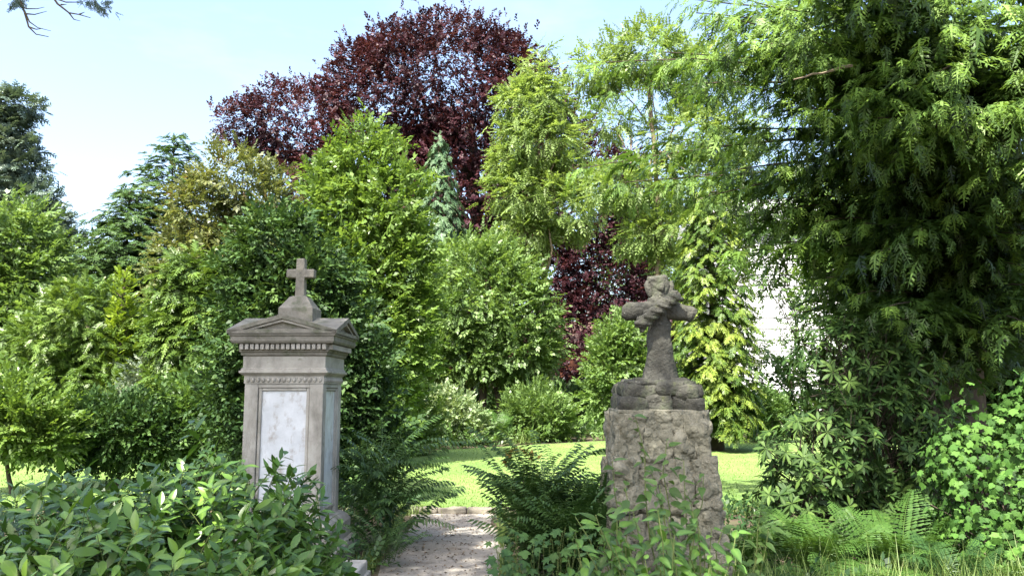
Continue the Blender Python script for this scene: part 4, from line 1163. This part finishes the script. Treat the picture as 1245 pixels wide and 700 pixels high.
# ================================================================== near plants with leaves one can pick apart
def leaf_mesh(name, l, w, mat, prof, curl=.12, fold=.18, wave=0.0, petiole=.08):
    st = [0, .12, .3, .5, .7, .87, 1.0]
    V, A = [], []
    for i, t in enumerate(st):
        h = prof(t) * w / 2
        z = -curl * l * t * t
        f = fold * h
        V += [(-h, t * l + petiole * l, z + f + wave * h * math.sin(t * 13)), (-h * .12, t * l + petiole * l, z), (h * .12, t * l + petiole * l, z), (h, t * l + petiole * l, z + f - wave * h * math.sin(t * 13))]
        A += [0, .30, .30, 0]
    Q = []
    for i in range(len(st) - 1):
        for j in range(3):
            a = i * 4 + j
            Q.append((a, a + 1, a + 5, a + 4))
    V += [(-.004, 0, .0), (.004, 0, .0)]; A += [.35, .35]
    Q.append((len(V) - 2, len(V) - 1, 2, 1))
    return np.array(V), np.array(Q), np.array(A)
def plain_leaf(l, w, curl=.15, fold=.2):
    V = np.array([[0, 0, 0], [-w * .42, l * .28, fold * w * .4], [0, l * .3, -curl * l * .09], [w * .42, l * .28, fold * w * .4], [-w * .46, l * .65, fold * w * .4 - curl * l * .4], [0, l * .67, -curl * l * .45], [w * .46, l * .65, fold * w * .4 - curl * l * .4], [0, l * 1.05, -curl * l]])
    return V, np.array([[0, 2, 1, 0], [0, 3, 2, 0], [1, 2, 5, 4], [2, 3, 6, 5], [4, 5, 7, 4], [5, 6, 7, 5]])[2:4] if False else np.array([[0, 3, 2, 1], [1, 2, 5, 4], [2, 3, 6, 5], [4, 5, 6, 7]])
oval = lambda t: max(.03, math.sin(math.pi * min(1, t) ** .85) ** .75)
ovate = lambda t: max(.02, (math.sin(math.pi * t ** .62)) ** .9)
obov = lambda t: max(.03, math.sin(math.pi * t ** 1.2) ** .8)

def mats_of(P_, D_, U_, S_):
    fr = frames(np.array(D_), np.array(U_))
    out = []
    for k in range(len(P_)):
        M = Matrix.Identity(4)
        for i in range(3):
            for j in range(3): M[i][j] = fr[k, i, j] * S_[k]
            M[i][3] = P_[k][i]
        out.append(M)
    return out

def leafy(root, tmpls, P_, D_, U_, S_, omat, smat, rng, n_obj=300, name='leaf', score=None, simple=None):
    """the leaves that show largest as single objects, the rest as one mass"""
    P_ = np.array(P_); D_ = np.array(D_); U_ = np.array(U_); S_ = np.array(S_)
    eye = np.array([0, 0, EYE])
    dist = np.linalg.norm(P_ - eye, axis=1)
    sc_ = score if score is not None else -dist
    order = np.argsort(-sc_)
    pick, rest = order[:n_obj], order[n_obj:]
    base = Vector(root.location)
    meshes = [quads_mesh(name, tv, tq, omat, ta, smooth=True) for tv, tq, ta in tmpls]
    M = mats_of(P_[pick], D_[pick], U_[pick], S_[pick])
    for k, m in enumerate(M):
        o = link(name, meshes[int(rng.integers(len(meshes)))], root)
        m.translation -= base
        o.matrix_local = m
    if len(rest):
        V, Q, A = scatter([(v, q, np.zeros(len(v))) for v, q in (simple or [(v, q) for v, q, a in tmpls])], P_[rest], D_[rest], U_[rest], S_[rest], np.clip(.5 + rng.normal(size=len(rest)) * .22, 0, 1), rng)
        me = quads_mesh('foliage', V - np.array(base), Q, smat, A, smooth=True)
        link('foliage', me, root, 'stuff')

def mound_shoots(lobes, n, seed, up=.7, shell=.35, gap=.30):
    p, nrm, rng = crown_points(lobes, n, seed, shell, gap, .18, 1.6, .35, ragged=0.04)
    d = unit(nrm + np.array([0, 0, up]) + rng.normal(size=p.shape) * .35)
    return p, d, nrm, rng

def shoot_leaves(p, d, rng, n, length, spread, s0, droop=.0, whorl=False):
    P_, D_, U_, S_, idx = [], [], [], [], []
    for k in range(len(p)):
        a = unit(np.cross(d[k], [.3, .2, 1.0])[None])[0]; b = np.cross(d[k], a)
        ph = rng.uniform(0, 6.28)
        for j in range(n):
            t = j / max(1, n - 1)
            ang = ph + j * (2.39996 if not whorl else 2 * math.pi / n)
            r = a * math.cos(ang) + b * math.sin(ang)
            sp = spread * (1 - .55 * t) if not whorl else spread
            dirv = d[k] * math.cos(sp) + r * math.sin(sp) + np.array([0, 0, -droop]) + rng.normal(size=3) * .10
            P_.append(p[k] - d[k] * length * (1 - t if not whorl else .15 * rng.random()))
            D_.append(dirv); U_.append(d[k] * .8 + np.array([0, 0, .6]) - r * .2 + rng.normal(size=3) * .18); S_.append(s0 * rng.uniform(.72, 1.15) * (1 - .25 * t * (not whorl))); idx.append(k)
    return P_, D_, U_, S_, np.array(idx)

def stems_obj(root, starts, ends, r, mat, name='stem', sag=.08, n=5):
    b = Vector(root.location)
    bm = bmesh.new()
    for s, e in zip(starts, ends):
        pts = wiggle(Vector(s) - b, Vector(e) - b, n, .03, sag)
        tube_into(bm, pts, [r * (1 - .7 * k / n) for k in range(n + 1)], 5)
    return bm_obj(name, bm, mat, root, smooth=True)

def shoot_stems(root, p, d, length, r, mat):
    b = np.array(root.location)
    bm = bmesh.new()
    for q, e in zip(p, d):
        a = Vector(q - b); v = Vector(e) * length
        tube_into(bm, [a - v, a - v * .5 + Vector((0, 0, .01)), a], [r, r * .8, r * .4], 3)
    bm_obj('shoot', bm, mat, root, smooth=True)

# --- cherry laurel in the left foreground
ML_O = obj_leaf_mat('laurel_leaf', (.040, .095, .014), (.082, .175, .022), (.155, .275, .036), .36, .22, .6)
ML_S = leaf_mat('laurel_leaf_mass', (.030, .075, .012), (.065, .145, .02), (.12, .22, .032), .36, .22, spec=.5)
def laurel():
    root = thing('laurel_bush', 'wide glossy laurel bush with oval leaves in front of the pedimented monument', 'shrub', (-2.0, 4.8, 0))
    lobes = [(-1.95, 5.35, .40, .85, .8, .79), (-2.6, 4.9, .35, .95, .9, .80), (-2.0, 4.15, .32, .95, .80, .68), (-1.50, 5.5, .30, .42, .55, .66), (-1.40, 4.8, .25, .40, .7, .70), (-1.25, 4.1, .15, .42, .6, .60), (-2.9, 4.1, .15, .9, .8, .68)]
    p, d, nrm, rng = mound_shoots(lobes, 1350, 101, .40, .45, .18)
    P_, D_, U_, S_, idx = shoot_leaves(p, d, rng, 8, .17, R(72), 1.0, droop=.30)
    U_ = list(nrm[idx] * .9 + np.array([0, -.15, .55]) + rng.normal(size=(len(idx), 3)) * .28)
    tm = [leaf_mesh('leaf', .135 * s, .056 * s * w, None, oval, c, f, .04) for s, w, c, f in ((1, 1, .18, .22), (.85, 1.1, .25, .18), (1.12, .95, .12, .26), (.7, 1, .3, .15))]
    P2 = np.array(P_)
    tocam = unit(np.array([0, 0, EYE]) - P2)
    face = (nrm[idx] * tocam).sum(1)
    q = np.min(np.stack([np.linalg.norm((P2 - np.array(l[:3])) / np.array(l[3:]), axis=1) for l in lobes]), axis=0)
    px = 622.5 + F * P2[:, 0] / P2[:, 1]
    score = -np.linalg.norm(P2, axis=1) * .35 + face * 1.2 + q * 2.0 - 5 * (px < -20) - 3 * (P2[:, 2] < EYE - 225 / F * P2[:, 1] - .04)
    leafy(root, tm, P_, D_, U_, S_, ML_O, ML_S, rng, 300, score=score, simple=[plain_leaf(.135, .056), plain_leaf(.12, .054, .25), plain_leaf(.15, .055, .1)])
    shoot_stems(root, p, d, .42, .0042, GREEN_STEM)
    k = rng.choice(len(p), 90, replace=False)
    stems_obj(root, [(-2.0 + rng.uniform(-.7, .6), 4.8 + rng.uniform(-.5, .5), 0) for _ in k], p[k], .011, GREEN_STEM, sag=.06)
laurel()

# --- young climber with pointed leaves before the rock faced pedestal
MV_O = obj_leaf_mat('climber_leaf', (.035, .085, .018), (.065, .15, .028), (.125, .235, .04), .36, .30, .45)
def climber():
    root = thing('climbing_shrub', 'young shrub of pointed green leaves climbing up before the rock faced pedestal', 'shrub', (1.05, 5.35, 0))
    rng = np.random.default_rng(55)
    ends = [((770, 505), 5.75), ((812, 535), 5.7), ((745, 560), 5.7), ((855, 575), 5.6), ((790, 565), 5.4), ((725, 625), 5.2), ((840, 610), 5.2), ((880, 640), 5.0), ((770, 620), 5.0), ((705, 655), 4.9), ((820, 650), 4.7), ((925, 612), 5.2), ((745, 665), 4.5), ((865, 675), 4.6),
            ((800, 590), 5.2), ((830, 560), 5.6), ((760, 590), 5.4), ((690, 680), 4.7), ((905, 655), 5.0), ((785, 680), 4.4), ((850, 640), 4.9), ((730, 640), 4.9), ((810, 625), 4.8), ((935, 640), 5.1)] + [((rng.uniform(690, 900), rng.uniform(615, 700)), rng.uniform(4.3, 5.3)) for _ in range(18)]
    S0, E0, P_, D_, U_, S_ = [], [], [], [], [], []
    for (xy, Y) in ends:
        e = P(*xy, Y); s = Vector((1.05 + (e.x - 1.05) * .55 + rng.uniform(-.12, .12), Y - .05 + rng.uniform(-.1, .2), 0))
        S0.append(s); E0.append(e)
        L = (e - s).length
        n = max(7, int(L / .062))
        for j in range(n):
            t = .25 + .75 * j / (n - 1)
            q = s.lerp(e, t) + Vector((0, 0, .03 * 4 * t * (1 - t)))
            a = rng.uniform(0, 6.28)
            P_.append(np.array(q)); D_.append(np.array([math.cos(a), math.sin(a) - .35, -.35 + .5 * (t > .93) + rng.normal() * .22]))
            U_.append(np.array([rng.normal() * .3, -.5, 1.0])); S_.append(rng.uniform(.6, 1.15) * (1.1 - .35 * t))
    tm = [leaf_mesh('leaf', .135 * s, .066 * s * w, None, ovate, c, f) for s, w, c, f in ((1, 1, .22, .2), (1.15, .9, .3, .15), (.85, 1.05, .15, .3))]
    leafy(root, tm, P_, D_, U_, S_, MV_O, M_SHRUB, rng, 300)
    stems_obj(root, S0, E0, .008, GREEN_STEM, sag=.03)
climber()

# --- lobed leaves (ivy, seedlings)
def lobed_leaf(s, lobes=5, depth=.30, cup=.22):
    pts = []
    m = lobes * 4
    for k in range(m + 1):
        a = -2.45 + 4.9 * k / m
        ph = (k % 4) / 4
        r = 1 - depth * (1 - abs(1 - 2 * ph)) if False else 1 - depth * (0.5 - 0.5 * math.cos(2 * math.pi * (k / 4 + .0)))
        r *= (1.0 if abs(a) < .5 else .86 if abs(a) < 1.6 else .7)
        pts.append((math.sin(a) * r * .5 * s, (.42 + .58 * math.cos(a) * r) * s * .75 + .02, -cup * s * r * r * .5))
    V = [(0, .30 * s, .02 * s)] + pts
    Q = [(0, i + 2, i + 1, i) if False else (0, i, i + 1, i + 2) for i in range(1, m, 2)]
    A = [.14] + [0.0] * len(pts)
    return np.array(V), np.array(Q), np.array(A)

MI_O = obj_leaf_mat('ivy_leaf', (.024, .065, .014), (.052, .125, .022), (.095, .19, .036), .6, .18, .15)
MI_S = leaf_mat('ivy_leaf_mass', (.018, .048, .011), (.042, .10, .018), (.08, .16, .03), .6, .16, spec=.15)
def ivy():
    root = thing('ivy_mound', 'sunlit mound of glossy lobed ivy leaves at the right edge', 'climber', (4.3, 6.9, 0))
    lobes = [(4.25, 6.9, .75, .72, .65, .85), (4.65, 6.7, 1.15, .65, .6, .68), (4.15, 6.75, .35, .70, .6, .5), (3.75, 6.9, 1.05, .26, .3, .32)]
    p, nrm, rng = crown_points(lobes, 4200, 131, .40, .04, .16, 1.6, .3)
    D_ = nrm * .25 + np.array([0, 0, -.75]) + rng.normal(size=p.shape) * .38
    U_ = nrm + np.array([0, 0, .35]) + rng.normal(size=p.shape) * .28
    S_ = rng.uniform(.7, 1.25, len(p))
    tocam = unit(np.array([0, 0, EYE]) - p)
    q = np.min(np.stack([np.linalg.norm((p - np.array(l[:3])) / np.array(l[3:]), axis=1) for l in lobes]), axis=0)
    px = 622.5 + F * p[:, 0] / p[:, 1]
    score = (nrm * tocam).sum(1) + 2.2 * q + .6 * S_ - 5 * (px > 1255)
    leafy(root, [lobed_leaf(.088), lobed_leaf(.075, 3, .3), lobed_leaf(.098, 5, .28)], p, D_, U_, S_, MI_O, MI_S, rng, 300, score=score)
    k = rng.choice(len(p), 70, replace=False)
    stems_obj(root, [(4.3 + rng.uniform(-.4, .5), 6.9 + rng.uniform(-.2, .3), 0) for _ in k], p[k] - nrm[k] * .05, .014, BARK, sag=.02)
ivy()

# --- rhododendron
MR_O = obj_leaf_mat('rhododendron_leaf', (.016, .038, .011), (.034, .072, .018), (.085, .145, .03), .55, .2, .15)
MR_S = leaf_mat('rhododendron_leaf_mass', (.014, .034, .010), (.034, .072, .018), (.07, .12, .026), .55, .18, spec=.15)
def rhododendron():
    root = thing('rhododendron', 'dark rhododendron with whorled leathery leaves under the hemlock', 'shrub', (3.2, 8.3, 0))
    lobes = [(3.05, 8.1, 1.00, .60, .55, .58), (2.9, 8.2, .45, .62, .55, .5), (3.65, 8.4, 1.15, .65, .6, .75), (3.40, 8.5, 1.85, .50, .5, .55), (4.2, 8.7, 1.3, .6, .6, .9), (3.7, 8.4, .4, .7, .5, .5), (3.75, 8.7, 2.0, .5, .5, .5)]
    p, d, nrm, rng = mound_shoots(lobes, 1050, 141, .55, .4, .28)
    P_, D_, U_, S_, idx = shoot_leaves(p, d, rng, 8, .05, R(78), 1.0, droop=.10, whorl=True)
    tm = [leaf_mesh('leaf', .115 * s, .038 * s, None, obov, c, .2) for s, c in ((1, .15), (.85, .3), (1.1, .1))]
    P2 = np.array(P_)
    tocam = unit(np.array([0, 0, EYE]) - P2)
    q = np.min(np.stack([np.linalg.norm((P2 - np.array(l[:3])) / np.array(l[3:]), axis=1) for l in lobes]), axis=0)
    score = (nrm[idx] * tocam).sum(1) + 2 * q - .25 * np.abs(P2[:, 0] - 2.8)
    leafy(root, tm, P_, D_, U_, S_, MR_O, MR_S, rng, 300, score=score, simple=[plain_leaf(.115, .038), plain_leaf(.1, .036, .3)])
    shoot_stems(root, p, d, .30, .0045, BARK)
    k = rng.choice(len(p), 80, replace=False)
    stems_obj(root, [(3.3 + rng.uniform(-.5, .8), 8.4 + rng.uniform(-.2, .3), 0) for _ in k], p[k], .014, BARK, sag=.03)
rhododendron()

# --- ferns: thing > frond; fronds share a few meshes
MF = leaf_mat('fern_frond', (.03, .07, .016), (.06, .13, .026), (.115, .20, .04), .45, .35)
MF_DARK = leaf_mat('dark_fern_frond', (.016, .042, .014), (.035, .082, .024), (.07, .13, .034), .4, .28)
def frond_mesh(L=.8, pairs=24, wide=.30, arch=.55, mat=None, seed=0, jag=4):
    rng = np.random.default_rng(seed)
    V, Q, A, o = [], [], [], 0
    def add(v, q, a):
        nonlocal o
        V.append(v); Q.append(q + o); A.append(np.full(len(v), a)); o += len(v)
    def pt(t): return np.array([0, L * (t - .18 * arch * t ** 3), L * (.75 * t * (1 - .0) - arch * t * t)]) * np.array([1, .8, 1])
    for k in range(12):           # rachis
        a, b = pt(k / 12), pt((k + 1) / 12)
        w = .006 * (1 - k / 13)
        add(np.array([a + [-w, 0, 0], a + [w, 0, 0], b + [w * .9, 0, 0], b + [-w * .9, 0, 0]]), np.array([[0, 1, 2, 3]]), .75)
    for k in range(pairs):
        t = .14 + .85 * k / pairs
        pl = wide * L * (math.sin(math.pi * (t * .86 + .10)) ** .8) * rng.uniform(.88, 1.08) * (1 if t > .25 else .8)
        c = pt(t); tg = unit((pt(t + .02) - c)[None])[0]
        for s in (1, -1):
            d = unit((np.array([s * 1.0, 0, 0]) + tg * .42 + np.array([0, 0, -.18 + rng.normal() * .08]))[None])[0]
            n = unit(np.cross(d, tg)[None])[0] * s
            sd = unit(np.cross(n, d)[None])[0]
            bw = L * .75 / pairs * .62
            m = jag
            for j in range(m):
                u0, u1 = j / m, (j + 1.15) / m
                w = bw * (1 - .75 * j / m)
                q0 = c + d * pl * u0 + np.array([0, 0, -.10 * pl * u0 * u0]); q1 = c + d * pl * min(u1, 1) + np.array([0, 0, -.10 * pl * u1 * u1])
                um = (u0 + u1) / 2 + .1
                qm = c + d * pl * um + np.array([0, 0, -.10 * pl * um * um])
                add(np.array([q0, qm + sd * w, q1, qm - sd * w]), np.array([[0, 1, 2, 3]]), rng.uniform(.35, .65))
    return quads_mesh('frond', np.concatenate(V), np.concatenate(Q), mat, np.concatenate(A))
def shoot_mesh(L=.7, pairs=16, ll=.075, lw=.016, arch=.5, mat=None, seed=0):
    """an arching shoot with two rows of narrow hanging leaves"""
    rng = np.random.default_rng(seed)
    V, Q, A, o = [], [], [], 0
    def pt(t): return np.array([.05 * L * math.sin(t * 2 + seed), L * t * .92, L * (.62 * t - arch * t * t)])
    for k in range(10):
        a, b = pt(k / 10), pt((k + 1) / 10); w = .005 * (1 - k / 11)
        V.append(np.array([a + [-w, 0, 0], a + [w, 0, 0], b + [w, 0, 0], b + [-w, 0, 0]])); Q.append(np.array([[0, 1, 2, 3]]) + o); A.append(np.full(4, .6)); o += 4
    for k in range(pairs):
        t = .12 + .88 * k / pairs
        c = pt(t); tg = unit((pt(min(1, t + .02)) - pt(t - .02))[None])[0]
        for s in (1, -1):
            l = ll * rng.uniform(.75, 1.15) * (1 - .3 * t)
            d = unit((np.array([s * .85, 0, -.55 + rng.normal() * .2]) + tg * .6)[None])[0]
            sd = unit(np.cross(d, [0, 0, 1.0])[None])[0]
            e = c + d * l + np.array([0, 0, -.15 * l])
            m1 = c + d * l * .45
            V.append(np.array([c, m1 + sd * lw / 2, e, m1 - sd * lw / 2])); Q.append(np.array([[0, 1, 2, 3]]) + o); A.append(np.full(4, rng.uniform(.2, .8))); o += 4
    return quads_mesh('shoot', np.concatenate(V), np.concatenate(Q), mat, np.concatenate(A))

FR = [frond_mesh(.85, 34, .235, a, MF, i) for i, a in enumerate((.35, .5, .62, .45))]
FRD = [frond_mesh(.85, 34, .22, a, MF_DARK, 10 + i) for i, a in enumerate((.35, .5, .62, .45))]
def fern(label, px, Y, n, size, meshes, seed, group=None, z=0.0, lean=(0, 0), tilt=.25, nm='frond', name='fern', cat='fern', low=0.0):
    b = P(px, 480, Y)
    root = thing(name, label, cat, (b.x, Y, z), group)
    rng = np.random.default_rng(seed)
    for k in range(n):
        o = link(nm, meshes[int(rng.integers(len(meshes)))], root)
        az = k * 2.39996 + rng.uniform(-.4, .4)
        M = Matrix.Rotation(az, 4, 'Z') @ Matrix.Rotation(tilt + rng.uniform(-.22, .25), 4, 'X') @ Matrix.Rotation(rng.uniform(-.3, .3), 4, 'Y')
        s = size * rng.uniform(.7, 1.15)
        off = Vector((rng.normal() * .05 + lean[0] * rng.random(), rng.normal() * .05 + lean[1] * rng.random(), rng.random() * low))
        o.matrix_local = Matrix.Translation(off) @ M @ Matrix.Scale(s, 4)
    return root
FG = 'ferns'
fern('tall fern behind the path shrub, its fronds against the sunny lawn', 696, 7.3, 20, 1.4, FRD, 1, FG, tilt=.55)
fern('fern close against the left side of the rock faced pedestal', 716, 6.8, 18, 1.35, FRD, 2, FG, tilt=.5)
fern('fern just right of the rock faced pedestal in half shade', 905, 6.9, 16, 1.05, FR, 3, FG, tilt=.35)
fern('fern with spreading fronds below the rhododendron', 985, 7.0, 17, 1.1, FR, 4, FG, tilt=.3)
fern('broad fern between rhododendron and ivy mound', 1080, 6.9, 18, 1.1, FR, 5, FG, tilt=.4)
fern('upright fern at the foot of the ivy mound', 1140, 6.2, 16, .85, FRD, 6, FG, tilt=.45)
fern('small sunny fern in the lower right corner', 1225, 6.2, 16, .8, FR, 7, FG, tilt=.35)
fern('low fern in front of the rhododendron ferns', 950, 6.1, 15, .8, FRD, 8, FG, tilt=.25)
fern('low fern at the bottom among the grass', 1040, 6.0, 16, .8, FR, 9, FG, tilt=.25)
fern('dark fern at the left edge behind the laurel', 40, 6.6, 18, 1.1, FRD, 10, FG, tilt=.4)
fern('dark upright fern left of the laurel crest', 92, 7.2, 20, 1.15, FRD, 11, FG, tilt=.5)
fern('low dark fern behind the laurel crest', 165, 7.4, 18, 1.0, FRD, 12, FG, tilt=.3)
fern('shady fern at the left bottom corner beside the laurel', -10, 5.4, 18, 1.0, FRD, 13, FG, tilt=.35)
fern('sunny fern clump at the far lawn edge', 606, 24.5, 14, 1.5, FR, 14, FG, z=LAWN_Z, tilt=.5)
fern('sunny fern clump at the far left lawn edge', 505, 22.3, 14, 1.5, FR, 15, FG, z=LAWN_Z, tilt=.5)

# --- arching shrubs on both sides of the path
MSH = leaf_mat('narrow_dark_leaf', (.024, .054, .016), (.048, .10, .026), (.09, .16, .042), .4, .28, spec=.35)
SHM = [shoot_mesh(.85, 20, .105, .026, a, MSH, 30 + i) for i, a in enumerate((.3, .45, .55, .38))]
fern('dark shrub of arching feathery shoots hanging over the left side of the path', 455, 8.7, 84, 1.12, SHM, 21, None, tilt=.25, nm='shoot', name='arching_shrub', cat='shrub', lean=(.3, 0), low=.85)
fern('dark feathery shrub at the right side of the path before the lawn', 645, 6.9, 130, .90, SHM, 22, None, tilt=.6, nm='shoot', name='arching_shrub', cat='shrub', lean=(.12, .1), low=.70)
fern('low feathery shrub at the foot of the pedimented monument by the path', 462, 7.6, 34, .55, SHM, 24, None, tilt=.4, nm='shoot', name='arching_shrub', cat='shrub', lean=(.15, 0), low=.25)
fern('dark feathery shrub filling the gap left of the pedestal', 690, 6.4, 80, .80, SHM, 25, None, tilt=.55, nm='shoot', name='arching_shrub', cat='shrub', lean=(.1, .1), low=.5)

# --- seedlings with maple-like leaves beside the path
MS_O = obj_leaf_mat('seedling_leaf', (.026, .068, .018), (.050, .11, .026), (.085, .16, .036), .5, .3, .25)
def seedling():
    root = thing('maple_seedling', 'low seedling with lobed soft leaves on the right edge of the path', 'plant', (.15, 5.7, 0))
    rng = np.random.default_rng(66)
    P_, D_, U_, S_, s0, e0 = [], [], [], [], [], []
    for k in range(130):
        px, py = rng.uniform(595, 735), rng.uniform(640, 715)
        px += (700 - py) * .12
        Y = 6.0 - (py - 610) / 100 * 1.0 + rng.normal() * .12
        q = np.array(P(px, py, Y))
        P_.append(q); a = rng.uniform(0, 6.28)
        D_.append(np.array([math.cos(a) * .8, -.45 + math.sin(a) * .6, -.35])); U_.append(np.array([rng.normal() * .25, -.45, 1.0])); S_.append(rng.uniform(.6, 1.25))
        if k % 2 == 0: s0.append((q[0] * .8 + .03, q[1] + .1, 0)); e0.append(q)
    leafy(root, [lobed_leaf(.115, 5, .5), lobed_leaf(.10, 3, .45), lobed_leaf(.085, 5, .5)], P_, D_, U_, S_, MS_O, M_SHRUB, rng, 260)
    stems_obj(root, s0, e0, .004, GREEN_STEM, sag=.02)
    # the yellow-brown seed heads above the shrub
seedling()
def seed_heads():
    b = P(640, 560, 7.0)
    root = thing('dock_plant', 'withered brown flower heads standing out against the lawn', 'plant', (b.x, 7.0, 0))
    MB = leaf_mat('withered_leaf', (.22, .16, .04), (.34, .25, .07), (.42, .33, .11), .6, .3)
    rng = np.random.default_rng(8)
    for (px, py) in ((622, 553), (634, 550), (618, 560), (646, 555)):
        e = P(px, py, 7.0)
        stems_obj(root, [(b.x + rng.uniform(-.02, .02), 7.0, 0)], [e], .005, TWIG)
        n = 12
        V, Q, A = scatter([(*diamond(.06, .03), np.zeros(4))], np.array([np.array(e) - np.array(root.location) + rng.normal(size=3) * .02 for _ in range(n)]), rng.normal(size=(n, 3)) + np.array([0, 0, .2]), rng.normal(size=(n, 3)), np.full(n, 1.0), rng.random(n), rng)
        link('flower_head', quads_mesh('flower_head', V, Q, MB, A), root)
seed_heads()

# ================================================================== grasses, litter and ground cover
MG = leaf_mat('grass_blade', (.08, .13, .03), (.16, .235, .06), (.22, .30, .095), .5, .4, extra=(.30, .32, .15))
def blades(name, label, pts, h, w, rng, mat, lean=.4, cat='grass'):
    n = len(pts)
    a = rng.uniform(0, 6.28, n)
    hh = h * rng.uniform(.5, 1.2, n)
    ln = rng.uniform(.1, 1, n) * lean * hh
    dx, dy = np.cos(a), np.sin(a)
    b = np.asarray(pts)
    px_, py_ = -dy * w / 2, dx * w / 2
    mid = b + np.stack([dx * ln * .35, dy * ln * .35, hh * .6], 1); tip = b + np.stack([dx * ln, dy * ln, hh], 1)
    sd = np.stack([px_, py_, np.zeros(n)], 1)
    V = np.stack([b - sd, b + sd, mid + sd * .8, mid - sd * .8, tip + sd * .1, tip - sd * .1], 1).reshape(-1, 3)
    Q = (np.array([[0, 1, 2, 3], [3, 2, 4, 5]])[None] + (np.arange(n) * 6)[:, None, None]).reshape(-1, 4)
    A = np.repeat(np.clip(rng.normal(.5, .2, n), 0, 1), 6)
    o = link(name, quads_mesh(name, V, Q, mat, A))
    props(o, label, cat, kind='stuff')
    return o
rg = np.random.default_rng(200)
def in_view(n, x0, x1, y0, y1, z=0.0):
    y = rg.uniform(y0, y1, n); px = rg.uniform(x0, x1, n)
    return np.stack([(px - 622.5) / F * y, y, np.full(n, z)], 1)
p = in_view(2200, 850, 1300, 5.5, 6.2); p = p[vnoise(p, 2.5, 3) > .40]
blades('grass', 'light green grass with seed stalks along the bottom right corner', p, .40, .008, rg, MG, .7)
p = in_view(240, 860, 1300, 5.6, 6.2)
blades('seed_grass', 'tall pale grass stalks at the bottom right', p, .52, .008, rg, MG, .5)
def near_lawn(n, y0, y1, k):
    y = y0 + (y1 - y0) * rg.random(n) ** 1.6
    x = rg.uniform(-.62, .36, n) * y
    p = np.stack([x, y, np.full(n, LAWN_Z)], 1)
    e = np.interp(x, [q[0] for q in lawn_edge], [q[1] for q in lawn_edge])
    return p[y < e]
ML = leaf_mat('lawn_blade', (.082, .152, .026), (.128, .212, .040), (.18, .262, .066), .5, .35)
blades('lawn_grass', 'short mown grass blades of the sunny lawn', near_lawn(28000, STEP_Y + .08, 27, 1), .026, .011, rg, ML, .8)
# long grass and weeds along the far lawn edge
t = rg.random(11000)
ex = -12 + 26 * t; ey = np.interp(ex, [q[0] for q in lawn_edge], [q[1] for q in lawn_edge])
p = np.stack([ex, ey + rg.random(len(t)) ** 1.0 * 5.0, np.full(len(t), LAWN_Z - .006)], 1)
p = p[vnoise(p, .9, 6) + .3 * vnoise(p, 3.0, 7) > .55]
blades('long_grass', 'long unmown grass along the far edge of the lawn', p, .18 + .6 * vnoise(p, 2.2, 12) ** 2, .014, rg, MG, .9)
# weeds on the verges of the path and ivy-like ground cover on the soil
def cover(name, label, pts, tmpls, size, mat, seed, cat):
    rng = np.random.default_rng(seed)
    n = len(pts)
    V, Q, A = scatter(tmpls, pts, rng.normal(size=(n, 3)) * .6 + np.array([0, 0, .45]), rng.normal(size=(n, 3)) * .4 + np.array([0, 0, 1.0]), size * rng.uniform(.6, 1.2, n), np.clip(rng.normal(.45, .22, n), 0, 1), rng)
    props(link(name, quads_mesh(name, V, Q, mat, A)), label, cat, kind='stuff')
ax = rg.uniform(-6, 7, 3600); ay = rg.uniform(3.6, 10.9, 3600)
p = np.stack([ax, ay, rg.uniform(.02, .16, 3600)], 1)
cxp = -0.62 - 0.03 * np.maximum(0, ay - 6)
p = p[np.abs(ax - cxp) > .62 + .08 * np.sin(ay * 5)]
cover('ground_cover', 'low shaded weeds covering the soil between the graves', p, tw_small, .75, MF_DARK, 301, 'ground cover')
n = 2600
wy = rg.uniform(4.5, 10.95, n); sgn = np.where(rg.random(n) < .5, -1, 1)
wx = -0.62 - .03 * np.maximum(0, wy - 6) + sgn * (.56 + np.abs(rg.normal(0, .10, n)))
p = np.stack([wx, wy, np.full(n, .0)], 1); p = p[vnoise(p, 1.8, 17) > .42]
blades('verge_grass', 'thin grass and weeds spilling over the edges of the path', p, .16, .007, rg, MG, .8)
n = 9000
p = np.stack([rg.uniform(-7, 7, n), rg.normal(STEP_Y - .10, .09, n), np.zeros(n)], 1); p = p[vnoise(p, 2.2, 19) > .45]
blades('verge_grass', 'tufts of grass growing over the stone step at the lawn', p, .13, .007, rg, MG, .8)
bx = rg.uniform(-12, 16, 3400); by = np.interp(bx, [q[0] for q in lawn_edge], [q[1] for q in lawn_edge]) + 9 * rg.random(3400) ** 1.6
e = np.interp(bx, [q[0] for q in lawn_edge], [q[1] for q in lawn_edge])
p = np.stack([bx, by, LAWN_Z + rg.uniform(.03, .12, 3400) + .32 * rg.random(3400) * vnoise(np.stack([bx, by, bx * 0], 1), .9, 31)], 1)[by > e + .12]
cover('border_weeds', 'leafy weeds in the border behind the lawn', p, tw_mid, 1.0, M_SHRUB, 302, 'weeds')
n = 1500
ly = rg.uniform(4.5, 10.9, n); lx = -0.62 - .03 * np.maximum(0, ly - 6) + np.clip(rg.normal(0, .42, n), -.75, .75)
LIT = leaf_mat('fallen_leaf', (.07, .045, .025), (.15, .10, .055), (.26, .19, .11), .8, .1)
V, Q, A = scatter([(*diamond(.028, .016, .3), np.zeros(4))], np.stack([lx, ly, np.full(n, .010)], 1), np.stack([rg.normal(size=n), rg.normal(size=n), rg.normal(size=n) * .1], 1), np.array([[0, 0, 1.0]]) + rg.normal(size=(n, 3)) * .15, rg.uniform(.4, 1.4, n), rg.random(n), rg)
props(link('leaf_litter', quads_mesh('leaf_litter', V, Q, LIT, A)), 'small dry leaves scattered on the path', 'leaf litter', kind='stuff')
